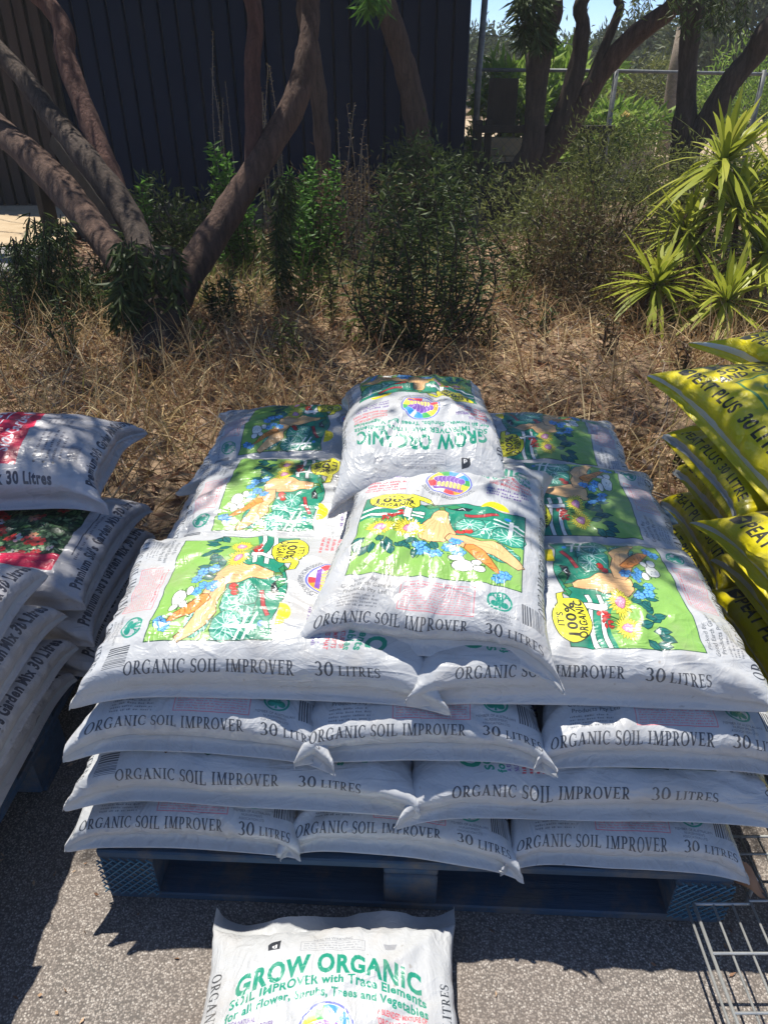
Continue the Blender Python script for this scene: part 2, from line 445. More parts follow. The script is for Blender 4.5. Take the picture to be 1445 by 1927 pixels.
def garden_panel(c, ox, oy, lime):
    """printed picture: lawn, fence, flowers, vegetables; 32 x 26 cm"""
    c.xf = lambda p: p*np.array([.97, .93])+np.array([ox, oy])
    rg = random.Random(3)
    top = [(x, 24.6+.9*math.sin(x*.35+1.0)) for x in np.linspace(0, 32, 24)]
    c.poly([(0, 0)]+[(32, 0)]+top[::-1], (40, 140, 112))
    low = [(x, 16.2+1.4*math.sin(x*.3)-.12*x) for x in np.linspace(0, 32, 24)]
    c.poly([(0, 0), (32, 0)]+low[::-1], lime)
    # white rail fence
    for y0 in (20.6, 18.2):
        up = [(x, y0+.5*math.sin(x*.45)+.03*x) for x in np.linspace(0, 12.5, 14)]
        c.blob(up+[(x, y-1.0) for x, y in up[::-1]], (240, 244, 240))
    c.blob([(8.6, 16.6), (10.1, 16.6), (9.9, 23), (8.9, 23.3)], (244, 246, 243))
    # big veined cabbage leaves behind, at the right
    for (x, y, rx, ry, ro) in ((24.5, 16.5, 5.2, 3.4, .1), (29, 15, 3.4, 3.0, -.5), (21.5, 17.6, 3.0, 2.3, .5), (27, 9.5, 4.5, 2.6, -.3)):
        c.ell(x, y, rx, ry, (64, 158, 134), (20, 70, 60), .16, ro, wob=.05, seed=int(x))
        for k in range(9):
            a = k/9*2*math.pi
            e = (x+rx*.9*math.cos(a), y+ry*.9*math.sin(a)); m = (x+rx*.5*math.cos(a+.18), y+ry*.5*math.sin(a+.18))
            c.line([(x, y), m, e], .16, (214, 240, 228)); c.line([m, (x+rx*.8*math.cos(a+.42), y+ry*.8*math.sin(a+.42))], .11, (214, 240, 228))
    # fence again at the right, garden tools
    for y0 in (19.8, 18.2):
        c.line([(26, y0+.8), (29, y0), (32, y0-1.2)], .5, (236, 242, 238))
    c.line([(29.2, 15.5), (29.4, 20.8)], .8, (240, 244, 240)); c.line([(28.2, 20), (30.6, 19.6)], .5, (240, 244, 240))
    c.line([(20.5, 20.6), (24, 21.4), (26.5, 22.6)], 1.0, (60, 40, 40)); c.line([(20.5, 20.6), (24, 21.4), (26.5, 22.6)], .75, (178, 62, 66))
    c.blob([(16.9, 23.2), (18.6, 22.2), (20.9, 22.5), (21.6, 24.0), (19.8, 23.7), (18.5, 24.3)], (30, 46, 50))
    c.line([(18.9, 22.9), (19.7, 23.4), (20.2, 22.8)], .2, (240, 240, 240))
    c.ell(28.6, 21.6, .7, .5, (50, 130, 210), None)
    # tan gourds and a long root lying across the lawn
    tan = (238, 190, 132)
    c.blob([(12.2, 11.6), (11.9, 14.0), (12.8, 16.4), (13.8, 18.4), (14.2, 20.6), (14.9, 22.2), (16.2, 22.4), (17.1, 21.0), (17.2, 18.6), (18.2, 16.2),
            (19.2, 13.8), (18.8, 11.4), (17.2, 9.9), (14.0, 9.9)], tan, (90, 60, 40), .18)
    c.blob([(15.2, 22.2), (15.0, 23.6), (15.9, 24.2), (16.3, 22.3)], (92, 130, 60))
    c.blob([(15.4, 23.8), (13.2, 24.8), (11.9, 23.8), (13.4, 22.9)], (52, 140, 84)); c.blob([(15.9, 24.0), (18.2, 24.9), (19.6, 23.6), (17.8, 22.9)], (52, 140, 84))
    c.blob([(18.0, 13.2), (21, 13.4), (24, 12.2), (26.2, 12.6), (28.6, 11.0), (30.8, 8.6), (32.4, 6.4), (31.2, 5.4), (29.2, 6.8), (26.5, 8.0), (24, 8.2),
            (21, 8.6), (18.4, 9.6), (17.2, 11)], tan, (90, 60, 40), .18)
    for k in range(6):
        c.line([(13.0+k*.95, 10.6), (12.7+k*1.1, 13.5), (14.4+k*.42, 18.0), (14.9+k*.28, 21.4)], .11, (205, 156, 104))
    c.line([(20, 11), (24, 10.4), (27.5, 9.8)], .13, (190, 140, 95)); c.line([(21, 12.2), (25, 11.4), (28.4, 9.2)], .11, (200, 150, 105))
    for (x, y, q_) in ((19.9, 14.9, 1.0), (21.4, 15.4, .85)):
        c.ell(x, y, q_, q_*.9, (206, 60, 52), (110, 24, 24), .12); c.ell(x, y+q_*.6, q_*.4, q_*.22, (60, 130, 60), None, n=8)
    # carrot
    c.blob([(21.2, 10.0), (22.6, 10.8), (24.8, 8.6), (27.2, 5.2), (28.6, 2.6), (26.0, 4.4), (23.2, 6.6), (21.0, 8.6)], (236, 150, 72), (120, 70, 30), .18)
    for k in range(6): c.line([(22.2+k*.8, 8.3-k*.75), (23.2+k*.8, 9.0-k*.9)], .14, (150, 84, 40))
    # dark leaves under the flowers
    for k in range(17):
        x = .8+k*.85; y = 7.6+rg.uniform(-1.6, 2.2); l = rg.uniform(2.2, 3.4); a = rg.uniform(-2.6, -.5)
        d = np.array([math.cos(a), math.sin(a)]); n = np.array([-d[1], d[0]]); b = np.array([x+.4, y+2])
        c.blob([b, b+d*l*.35+n*.85, b+d*l*.7+n*.7, b+d*l, b+d*l*.7-n*.7, b+d*l*.35-n*.85], (38, 110, 104), (14, 52, 52), .14)
        c.line([b, b+d*l*.9], .1, (16, 60, 58))
    # red blossom
    for k in range(26):
        x, y = rg.uniform(4.6, 8.4), rg.uniform(16.4, 18.6); c.ell(x, y, .5, .32, (200, 58, 52), (120, 20, 24), .08, rg.random()*3, 8)
    for k in range(14):
        x = rg.uniform(3, 11); c.line([(x, 14), (x+rg.uniform(-.6, .6), 16.8)], .14, (28, 92, 50))
    # two yellow daisies
    for (x, y, r) in ((4.6, 13.6, 3.0), (10.2, 13.9, 3.3)):
        for ring, rr in ((0, 1.0), (1, .76)):
            for k in range(22):
                a = 2*math.pi*(k+.5*ring)/22+rg.uniform(-.06, .06); d = np.array([math.cos(a), math.sin(a)*.82]); n = np.array([-d[1], d[0]])
                L = r*rr*rg.uniform(.9, 1.05); o = np.array([x, y])
                c.blob([o+d*.6-n*.12, o+d*L*.75-n*.24, o+d*L, o+d*L*.75+n*.24, o+d*.6+n*.12], (246, 232, 84), (120, 110, 20), .07)
        c.ell(x, y, 1.15, .95, (226, 150, 178), (150, 70, 100), .1, wob=.12, seed=4)
        for k in range(24):
            a = rg.random()*6.28; q = rg.random()*.85; c.ell(x+q*math.cos(a), y+q*math.sin(a)*.8, .1, .1, (250, 214, 222), None, n=6)
    # blue flowers with thin leaves
    for (x, y) in ((12.6, 9.2), (13.6, 7.0), (16.0, 6.2), (18.2, 8.4), (19.4, 10.4), (20.2, 7.2), (27.8, 1.8), (28.8, 3.0)):
        for k in range(5):
            a = rg.random()*6.3; c.line([(x, y), (x+2.1*math.cos(a), y-.6+1.2*math.sin(a))], .14, (22, 84, 60))
        for k in range(6):
            a = k*1.05+rg.random()*.4; c.ell(x+.72*math.cos(a), y+.62*math.sin(a), .66, .5, (104, 176, 232), (30, 80, 150), .1, a, 12, .12, k)
    # white mushrooms
    for k in range(16):
        a = rg.uniform(0, 6.3); c.line([(22, 4.4), (22+3.3*math.cos(a), 4.6+2.0*math.sin(a))], .18, (30, 80, 50))
    for (x, y, rx, ry) in ((21.4, 3.9, 2.3, 1.5), (24.2, 3.5, 1.2, 1.0), (19.6, 5.8, 1.3, .8), (23.6, 5.3, 1.0, .8)):
        c.ell(x, y, rx, ry, (238, 240, 232), (50, 60, 50), .14, .1, 22, .05, 9)
    for k in range(9): c.ell(21.4+rg.uniform(-1.6, 1.6), 3.9+rg.uniform(-.9, .9), .12, .1, (120, 130, 120), None, n=6)
    c.line([(0, 0), (32, 0)]+top[::-1], .18, (22, 60, 45), True)
    # half sun at the corner and the speech bubble
    c.poly([(23.2, 24.6)]+[(26.0-2.8*math.cos(a), 24.6+2.5*math.sin(a)) for a in np.linspace(0, math.pi, 14)]+[(28.8, 24.4)], (250, 226, 30))
    bub = [(10.9, 25.2), (13.2, 24.9), (14.0, 23.9), (13.0, 26.2), (11.0, 26.6)] + [(6.0+5.1*math.cos(a)*(1-.08*math.sin(a*2)), 24.2+3.9*math.sin(a)) for a in np.linspace(.65, 2*math.pi-.0, 30)]
    c.blob(bub, (244, 236, 62), (50, 60, 30), .2)
    c.text("IT'S", 4.4, 7.6, 25.9, 1.25, (50, 50, 40), .02)
    c.text("100%", 2.3, 9.9, 23.4, 1.95, (50, 50, 40), .03)
    c.text("ORGANIC", 1.9, 10.3, 21.3, 1.6, (50, 50, 40), .03, warp=lambda V: V+np.stack([V[:, 0]*0, .035*(V[:, 0]-6)**2], 1))
    c.xf = None

def organic_canvas():
    c = Canvas(50, 70, 20, (188, 190, 192))
    arc = lambda k: (lambda V: np.stack([V[:, 0], V[:, 1]-k*(V[:, 0]-25)**2], 1))
    # foot and side lettering
    line_ = 'ORGANIC SOIL IMPROVER'
    c.text(line_, 6.6, 31.8, 4.4, 2.3, INK, serif=True); c.text('30', 34.6, 37.4, 4.4, 2.3, INK, serif=True); c.text('litres', 38.2, 43.8, 4.4, 2.3, INK, serif=True)
    for sd in ('left', 'right'):
        c.xf = side_xf(c, sd)
        o = 12
        c.text(line_, o, o+29, 4.0, 2.3, INK, serif=True); c.text('30', o+32.4, o+35.6, 4.0, 2.3, INK, serif=True); c.text('litres', o+36.4, o+43.4, 4.0, 2.3, INK, serif=True)
        c.xf = None
    garden_panel(c, 9.5, 14.4, (138, 184, 92))
    # information strip
    c.xf = lambda p: np.stack([p[:, 0], 7.5+(p[:, 1]-9.2)*.86], 1)
    c.text('Packed By:', 10.6, 16.0, 15.4, .8, (90, 95, 100)); c.text('Good Earth Garden', 9.4, 18.4, 14.0, .85, (90, 95, 100), .01)
    c.text('Products Pty Ltd', 10.0, 17.6, 12.6, .85, (90, 95, 100), .01)
    c.words(9.6, 18.2, 9.2, 12.1, 4, (120, 124, 130), 2, .5)
    c.line([(20, 9.4), (32.6, 9.4), (32.6, 15.9), (20, 15.9)], .16, (214, 120, 130), True)
    c.words(21.6, 31.2, 14.9, 15.7, 1, (206, 96, 108), 4, .6, 0)
    c.words(20.5, 32.2, 9.7, 14.9, 10, (216, 130, 138), 5, .55, .02)
    c.ell(36.8, 13.4, 2.2, 2.3, (45, 145, 125), None)
    c.ell(36.8, 13.4, 1.85, 1.95, (188, 190, 192), None)
    for (x, y) in ((36.8, 13.9), (36.0, 12.7), (37.6, 12.7)): c.ell(x, y, .72, .72, (45, 145, 125), None)
    c.poly([(36.6, 11.6), (37.0, 11.6), (36.95, 13.2), (36.65, 13.2)], (45, 145, 125))
    c.text('ANA', 35.0, 38.6, 14.1, 1.2, (45, 145, 125), .03)
    for i, s_ in enumerate(('MEMBER OF AUSTRALIAN', 'NURSERYMEN\'S', 'ASSOCIATION LTD')):
        w = (3.2, 1.8, 2.2)[i]; c.text(s_, 36.8-w, 36.8+w, 10.2-i*.75, .5, (100, 104, 110))
    rg = random.Random(5); x = 40.6
    while x < 44.2:
        w = rg.choice((.1, .16, .26)); c.poly([(x, 10), (x+w, 10), (x+w, 14.5), (x, 14.5)], (80, 84, 90)); x += w+rg.choice((.09, .14, .2))
    # rainbow roundel and everything above it
    c.xf = lambda p: np.stack([25+(p[:, 0]-25)*.90, 47.2+(p[:, 1]-50)*1.0], 1)
    cx, cy, r = 25, 49.2, 5.3
    c.ell(cx, cy, r, r, (100, 110, 190), None); c.ell(cx, cy, r*.93, r*.93, (225, 227, 230), None)
    cols = ((235, 70, 80), (245, 160, 50), (250, 225, 60), (70, 170, 90), (60, 150, 220))
    for i, q in enumerate(cols):
        a0 = math.radians(215-i*30)
        c.poly([(cx, cy)]+[(cx+r*.9*math.cos(a), cy+r*.9*math.sin(a)) for a in np.linspace(a0, a0-math.radians(31), 9)], q)
    for i, q in enumerate(cols):
        a0 = math.radians(-100+i*30)
        c.poly([(cx, cy)]+[(cx+r*.9*math.cos(a), cy+r*.9*math.sin(a)) for a in np.linspace(a0, a0+math.radians(30), 9)], q)
    c.ell(cx, cy-.2, r*.55, r*.5, (245, 226, 120), None)
    for k in range(7):
        x = cx-2.7+k*.9; h = 2.4-abs(k-3)*.45
        c.ell(x, cy+h*.6, .85, 1.0+.1*h, (128, 84, 178), (240, 230, 250), .07, wob=.08, seed=k); c.line([(x, cy-2.4), (x, cy+h*.4)], .2, (128, 84, 178))
    c.poly([(cx-3, cy-3.3), (cx+3, cy-3.3), (cx+3.6, cy-2.3), (cx-3.6, cy-2.3)], (128, 84, 178))
    s_ = 'GOOD EARTH GARDEN PRODUCTS'
    V, T, w = font_text(s_, .02)
    ang = math.radians(205)+V[:, 0]/w*math.radians(130); rr = r+1.35-V[:, 1]*.95*1.0
    c.tris(np.stack([cx+rr*np.cos(ang), cy+rr*np.sin(ang)], 1), T, (90, 95, 105))
    # big green heading
    c.text('GROW ORGANIC', 7.6, 42.4, 59.4, 3.3, GRN, .04, arc(.012))
    c.text('SOIL IMPROVER with Trace Elements', 7.0, 43.2, 57.4, 1.45, GRN, .03, arc(.011))
    c.text('for all Flower, Shrubs, Trees and Vegetables', 6.4, 43.4, 55.3, 1.3, GRN, .03, arc(.010))
    # small paragraphs by the roundel
    for i, (s_, w) in enumerate((('A RICH NATURAL', 5.6), ('NUTRIENT SOIL IMPROVER', 9.0))):
        c.text(s_, 6.6, 6.6+w, 51.6-i*1.25+.0, .75, PURP, .02, lambda V: V+np.stack([V[:, 0]*0, (V[:, 0]-6)*.12-.6], 1))
    c.words(6.2, 15.8, 45.2, 49.6, 4, RED, 8, .6, .25)
    for i, (s_, w) in enumerate((('A BLENDED MIXTURE OF', 9.2), ("'ORGANIC COMPOSTS", 9.2), ('AND MANURES THAT', 9.6))):
        c.text(s_, 34.0, 34.0+w, 52.4-i*1.3, .78, RED, .02, lambda V: V+np.stack([V[:, 0]*0, -(V[:, 0]-34)*.12], 1))
    c.words(33.6, 43.6, 45.2, 48.6, 3, PURP, 9, .6, .25)
    # small logos above the heading
    c.poly([(13.0, 63.9), (15.2, 64.1), (15.2, 66.4), (13.4, 65.8), (12.8, 65.2)], (55, 58, 64)); c.text('d', 13.7, 14.6, 64.3, .85, (235, 235, 235), .02)
    c.line([(19.2, 63.7), (31.6, 63.7), (31.6, 65.8), (19.2, 65.8)], .12, (150, 152, 158), True); c.text('HEALTH WARNING', 21.6, 29.2, 66.0, .6, (120, 122, 128))
    c.words(19.8, 31.0, 63.9, 65.6, 3, (150, 152, 158), 11, .5, .1)
    c.poly([(35.6, 63.8), (37.4, 63.8), (37.9, 65.0), (35.2, 65.0)], (150, 152, 158))
    c.xf = None
    return c.image('soil_improver_print')

def flower_photo(c, x0, y0, x1, y1, seed):
    rg = random.Random(seed)
    c.poly([(x0, y0), (x1, y0), (x1, y1), (x0, y1)], (34, 62, 44))
    A = (x1-x0)*(y1-y0)
    for k in range(int(A*1.0)):
        x, y = rg.uniform(x0+.5, x1-.5), rg.uniform(y0+.5, y1-.5)
        q = rg.choice(((52, 92, 54), (70, 110, 66), (30, 54, 38), (92, 128, 86), (120, 150, 110)))
        c.ell(x, y, rg.uniform(.4, 1.2), rg.uniform(.2, .5), q, None, rot=rg.random()*3, n=8)
    for k in range(int(A*.05)):
        x, y = rg.uniform(x0+2, x1-2), rg.uniform(y0+1.5, y1-1.5); r = rg.uniform(.9, 1.8)
        q = rg.choice(((196, 44, 48), (216, 70, 66), (222, 214, 204), (222, 150, 120), (196, 44, 48)))
        for j in range(7):
            a = j*.9+rg.random(); c.ell(x+r*.55*math.cos(a), y+r*.55*math.sin(a), r*.55, r*.32, tuple(int(v*rg.uniform(.8, 1.05)) if v < 240 else v for v in q), None, rot=a, n=10)
        c.ell(x, y, r*.22, r*.22, (70, 40, 30), None, n=8)

def premium_canvas(back):
    c = Canvas(50, 70, 16, (184, 182, 184))
    T_ = "Premium Sid's Garden Mix 30 Litres"
    ink = (70, 70, 80)
    c.text(T_, 6, 44.5, 4.6, 2.6, ink, .045)
    for sd in ('left', 'right'):
        c.xf = side_xf(c, sd); c.text(T_, 13, 55, 4.2, 2.6, ink, .045); c.xf = None
    if back:
        flower_photo(c, 9, 12, 41, 58, 5)
        c.poly([(9, 12), (14.2, 12), (13.4, 40), (14.2, 58), (9, 58)], (222, 42, 84))
        c.poly([(9, 58), (41, 58), (41, 62), (9, 62)], (222, 42, 84))
        c.line([(15, 9.6), (35, 9.6)], .3, (90, 90, 100)); c.words(14, 36, 7.9, 9.2, 1, (120, 120, 130), 3)
        c.ell(25, 64.4, 1.6, 1.4, (110, 110, 120), None)
    else:
        c.words(11, 24, 13.2, 20.4, 5, (110, 110, 120), 3, .45, .4)
        c.words(26, 36, 15, 21, 5, (120, 120, 130), 6, .45, .3)
        for i in range(3): c.ell(9.6, 15+i*2.2, .35, .35, (80, 80, 90), None)
        rg = random.Random(2); x = 12.4
        c.poly([(11.6, 9.6), (17.4, 9.6), (17.4, 12.4), (11.6, 12.4)], (150, 152, 160))
        while x < 17:
            c.poly([(x, 9.8), (x+.18, 9.8), (x+.18, 12.2), (x, 12.2)], (80, 80, 90)); x += rg.choice((.34, .5, .6))
        c.poly([(8.6, 23.4), (41.4, 23.4), (41.4, 42), (8.6, 42)], (216, 34, 78))
        c.text('Premium', 10.4, 34, 33.0, 5.0, (250, 250, 250), .03, lambda V: V+np.stack([V[:, 0]*0, .7*np.sin(V[:, 0]*.5)], 1), shear=.25)
        c.line([(11, 31.2), (20, 32.0), (36, 31.4)], .4, (250, 250, 250))
        c.text('Sids Garden Mix', 12, 39, 26.0, 3.2, (250, 236, 240), .02, shear=.25)
        flower_photo(c, 8.6, 42.1, 41.4, 58, 8)
        c.text('PREMIUM', 12, 38, 60.5, 3.0, (60, 60, 70), .03)
    return c.image('garden_mix_print_'+('back' if back else 'front'))

def peat_canvas():
    c = Canvas(50, 70, 16, (206, 208, 200))
    Y = (206, 192, 16); K = (44, 44, 30); G = (70, 130, 80)
    c.poly([(2.2, 2.0), (47.8, 2.0), (47.8, 68), (2.2, 68)], Y)
    c.xf = side_xf(c, 'left')
    c.text('PEAT PLUS', 13, 33, 6.4, 2.9, K, .03); c.text('30 LITRE', 36, 53, 6.4, 2.9, K, .03)
    c.xf = side_xf(c, 'right')
    c.text('PEAT PLUS', 13, 33, 6.4, 2.9, K, .03); c.text('30 LITRE', 36, 53, 6.4, 2.9, K, .03); c.xf = None
    c.text('PEAT PLUS 30 LITRE', 8, 42, 4.4, 2.6, K, .015)
    c.text('PEAT', 12, 37, 61.2, 4.6, K, .07); c.text('PLUS', 12, 37, 55.4, 4.6, K, .07)
    c.poly([(7.0, 58), (9.0, 57.4), (10.2, 59.4), (9.2, 62.2), (6.6, 61.4), (6.4, 59)], K); c.poly([(7.8, 58.6), (8.8, 58.4), (8.8, 60.6)], Y)
    c.words(7, 11, 55.8, 57, 2, (90, 90, 60), 2)
    c.text('SOIL IMPROVER', 12, 38, 52.2, 2.1, K, .04); c.text('AND CONDITIONER', 10.5, 39.5, 49.2, 2.1, K, .04)
    c.line([(13, 28), (37, 28), (37, 47.4), (13, 47.4)], .55, G, True)
    for (x, y, r) in ((20, 41, 3.6), (25, 43.4, 3.8), (30, 41, 3.6)):
        c.line([(x+r*math.cos(a), y+r*.8*math.sin(a)) for a in np.linspace(-.2, math.pi+.2, 16)], .5, G)
    c.line([(16.4, 40), (21.5, 38.2), (24, 37), (23.6, 31), (20.8, 29.4)], .6, G); c.line([(33.6, 40), (28.6, 38.2), (26.4, 37), (26.6, 31), (30, 29.4)], .6, G)
    c.blob([(15, 29.4), (22, 31.4), (21, 34), (16.6, 33)], G, None); c.blob([(28, 30), (35.4, 29.6), (34, 33.6), (29.4, 33)], G, None)
    c.line([(13.5, 13), (36.5, 13), (36.5, 25), (13.5, 25)], .25, (90, 90, 40), True)
    c.words(14.2, 36, 13.5, 24.6, 9, (110, 108, 50), 4, .45, .15)
    return c.image('peat_print')

def bag_mat(name, img, rough=.31, tint=None):
    t = NT(name)
    im = t.n('ShaderNodeTexImage'); im.image = img; im.interpolation = 'Linear'
    uv = t.n('ShaderNodeTexCoord'); t.l(uv.outputs['UV'], im.inputs[0])
    oi = t.n('ShaderNodeObjectInfo'); v = t.n('ShaderNodeVectorMath', operation='ADD'); t.l(uv.outputs['Object'], v.inputs[0])
    sc = t.n('ShaderNodeVectorMath', operation='SCALE'); t.l(oi.outputs['Location'], sc.inputs[0]); sc.inputs['Scale'].default_value = 3.7; t.l(sc.outputs[0], v.inputs[1])
    v = v.outputs[0]
    dirt = t.noise(v, 9, 6, .65)
    col = t.mix(t.ramp(dirt, [(.50, c4(0, 0, 0)), (.78, c4(.45, .45, .45))]), im.outputs[0], c4(.40, .34, .27))
    fleck = t.noise(v, 60, 2, .5)
    col = t.mix(t.ramp(fleck, [(.72, c4(0, 0, 0)), (.78, c4(.45, .45, .45))]), col, c4(.22, .17, .12))
    t.l(col, t.p.inputs['Base Color'])
    t.p.inputs['Specular IOR Level'].default_value = .5; t.p.inputs['Coat Weight'].default_value = .12; t.p.inputs['Coat Roughness'].default_value = .14
    t.l(t.ramp(t.noise(v, 5, 3), [(.3, c4(rough-.08,)*3 if False else (rough-.08, rough-.08, rough-.08, 1)), (.7, (rough+.12, rough+.12, rough+.12, 1))]), t.p.inputs['Roughness'])
    m1 = t.n('ShaderNodeMapping'); m1.inputs['Scale'].default_value = (1, .35, 1); m1.inputs['Rotation'].default_value = (0, 0, .6); t.l(v, m1.inputs[0])
    w1 = t.noise(m1.outputs[0], 22, 3, .5, 1.2); w2 = t.noise(v, 55, 3, .5, .8)
    wr = t.n('ShaderNodeTexVoronoi', feature='DISTANCE_TO_EDGE'); wr.inputs['Scale'].default_value = 14; t.l(m1.outputs[0], wr.inputs['Vector'])
    rg1 = t.ramp(t.math('ABSOLUTE', t.math('SUBTRACT', t.noise(m1.outputs[0], 9, 3, .5, 1.5), .5)), [(0, c4(1, 1, 1)), (.05, c4(0, 0, 0))])
    rg2 = t.ramp(t.math('ABSOLUTE', t.math('SUBTRACT', t.noise(v, 17, 2, .5, 2.0), .5)), [(0, c4(1, 1, 1)), (.07, c4(0, 0, 0))])
    b = t.bump(rg1, .30, .003); b = t.bump(rg2, .2, .002, b); b = t.bump(w1, .45, .010, b); b = t.bump(wr.outputs[0], .12, .012, b); b = t.bump(w2, .2, .003, b)
    t.l(b, t.p.inputs['Normal']); t.l(b, t.p.inputs['Coat Normal'])
    return t.m

M['bag'] = bag_mat('white_woven_film_soil', organic_canvas())
M['mixbag'] = bag_mat('white_film_garden_mix', premium_canvas(False))
M['mixbag_back'] = bag_mat('white_film_garden_mix_back', premium_canvas(True))
M['peatbag'] = bag_mat('yellow_film_peat', peat_canvas(), .36)
def film(name, c, rough=.35):
    t = NT(name); v = t.coord('Object')
    t.l(t.ramp(t.noise(v, 14, 5), [(.35, c4(*[q*.82 for q in c])), (.65, c4(*c))]), t.p.inputs['Base Color']); t.p.inputs['Roughness'].default_value = rough
    t.l(t.bump(t.noise(v, 30, 3, .5, 1), .4, .006), t.p.inputs['Normal']); return t.m
M['seal'] = film('sealed_white_film', (.51, .52, .525)); M['seal_grey'] = film('sealed_grey_film', (.48, .50, .48))

# ------------------------------------------------------------------ bags
def curve_arc(W, n, T, exp):
    """half of a super-ellipse profile resampled to even arc length: position -1..1, height 0..1"""
    th = np.linspace(-math.pi/2, math.pi/2, 1200)
    e = 2/exp
    x = np.sign(np.sin(th))*np.abs(np.sin(th))**e; h = np.abs(np.cos(th))**e
    s = np.concatenate([[0], np.cumsum(np.hypot(np.diff(x*W/2), np.diff(h*T)))])
    q = np.linspace(0, s[-1], n)
    return np.interp(q, s, x), np.interp(q, s, h), q/s[-1]

def make_bag(name, mat, sealmat, W, L, T, seed, loc, rz, tilt=(0, 0), zs=.3, exp=3.4, crown=.0, bend=None, ear=.02, flap=.006, crease=1.0, res=1.0, tuck=.028, waist=.6):
    rg = np.random.RandomState(seed)
    nu, nv = int(78*res), int(104*res)
    cu, hu, su = curve_arc(W, nu, T*(1-zs), exp); cv, hv, sv = curve_arc(L, nv, T*(1-zs), exp)
    U, Vv = np.meshgrid(cu, cv); HU, HV = np.meshgrid(hu, hv); SU, SV = np.meshgrid(su, sv)
    zs_ = T*zs*(1+.25*vnoise(SU*3, SV*3, seed+5))
    H = HU*HV
    x = U*W/2*(1-.035*waist*(1-np.abs(Vv)**2.2)*1.0+.02*vnoise(SV*4, SV*0+seed, seed))
    y = Vv*L/2*(1-.03*waist*(1-np.abs(U)**2.2)+.015*vnoise(SU*4, SU*0+seed, seed+1))
    c8 = (np.abs(U)**7)*(np.abs(Vv)**7)
    x = x-np.sign(U)*tuck*(1-HU)**3*(1-c8)*np.minimum(1, HV*3); y = y-np.sign(Vv)*tuck*(1-HV)**3*(1-c8)*np.minimum(1, HU*3)
    sgx, sgy = np.sign(U), np.sign(Vv)
    er = rg.uniform(.4, 1.5, 4)
    E = np.where(sgx < 0, np.where(sgy < 0, er[0], er[1]), np.where(sgy < 0, er[2], er[3]))
    x = x+sgx*c8*ear*E; y = y+sgy*c8*ear*E
    zdrop = c8*T*zs*.5*(E-.8)
    top = zs_-zdrop+(T-zs_)*H+crown*(1-U**2)*(1-Vv**2)
    # folds: puckers running in from the sealed ends, a few long creases, soft dents
    au, av = SU*(W+.1), SV*(L+.1)
    edge_v = np.exp(-np.minimum(SV, 1-SV)*L/.075); edge_u = np.exp(-np.minimum(SU, 1-SU)*W/.05)
    ph = 6*vnoise(au*9, av*2, seed+2)
    d = .0024*edge_v*np.sin(2*math.pi*au/.050+ph)+.0011*edge_v*np.sin(2*math.pi*au/.024+2*ph)
    d += .0013*edge_u*np.sin(2*math.pi*av/.05+5*vnoise(au*3, av*7, seed+3))
    d += .006*vnoise(au*7, av*7, seed+4)+.003*vnoise(au*18, av*18, seed+6)+.0015*vnoise(au*42, av*42, seed+9)
    wx = .02*vnoise(au*9, av*9, seed+12)
    for fq, am in ((9, .0016), (19, .0008)):
        d += am*(np.maximum(0, 1-3.2*np.abs(vnoise((au+wx)*fq, (av-wx)*fq*.7, seed+fq))))**2*np.clip(.5+vnoise(au*5, av*5, seed+30)*1.5, 0, 1.3)
    for k in range(int(11*crease)):
        cx_, cy_ = rg.uniform(0, 1)*W, rg.uniform(0, 1)*L
        if k % 2 == 0: cx_ = rg.choice([0.03, .97])*W; cy_ = rg.choice([.03, .97])*L+rg.uniform(-.1, .1)
        a = math.atan2(L/2-cy_, W/2-cx_)+rg.uniform(-.5, .5)
        dx, dy = au-cx_, av-cy_
        al = dx*math.cos(a)+dy*math.sin(a); ac = -dx*math.sin(a)+dy*math.cos(a)+.012*np.sin(al*18+k)
        ln = rg.uniform(.07, .2)
        d += rg.uniform(.003, .007)*np.exp(-(ac/rg.uniform(.007, .013))**2)*np.exp(-((al-ln*.6)/ln)**2)*rg.choice([1, 1, -1])
    Pt = np.stack([x, y, top], -1)
    gu = np.gradient(Pt, axis=1); gv = np.gradient(Pt, axis=0)
    N = np.cross(gu, gv); N /= np.linalg.norm(N, axis=-1, keepdims=True)+1e-12
    m = np.minimum(1, np.minimum(np.minimum(SU, 1-SU)*14, np.minimum(SV, 1-SV)*14)+.15)
    Pt = Pt+N*(d*m)[..., None]
    bot = zs_-zdrop-zs_*(H**.28)+.004
    Pb = np.stack([x, y, bot], -1); Pb[0, :] = Pt[0, :]; Pb[-1, :] = Pt[-1, :]; Pb[:, 0] = Pt[:, 0]; Pb[:, -1] = Pt[:, -1]
    def bendf(P):
        if bend is not None:
            P = P.copy(); P[..., 2] = P[..., 2]+bend(P[..., 0], P[..., 1])
        return P
    Pt, Pb = bendf(Pt), bendf(Pb)
    # top grid verts then inner bottom verts
    idx_t = np.arange(nv*nu).reshape(nv, nu)
    idx_b = idx_t.copy(); inner = np.zeros((nv, nu), bool); inner[1:-1, 1:-1] = True
    idx_b[inner] = nv*nu+np.arange(inner.sum())
    V = np.concatenate([Pt.reshape(-1, 3), Pb[inner]])
    q = lambda I: np.stack([I[:-1, :-1], I[:-1, 1:], I[1:, 1:], I[1:, :-1]], -1).reshape(-1, 4)
    Ft = q(idx_t); Fb = q(idx_b)[:, ::-1]
    Uc = np.stack([SU, SV], -1); ut = np.stack([Uc[:-1, :-1], Uc[:-1, 1:], Uc[1:, 1:], Uc[1:, :-1]], 2).reshape(-1, 4, 2)
    ub = np.full_like(ut, .0); ub[..., 0] = .3 if 'peat' in mat.name else .02; ub[..., 1] = .11 if 'peat' in mat.name else .02
    ub = ub+.004*(ut-.5)
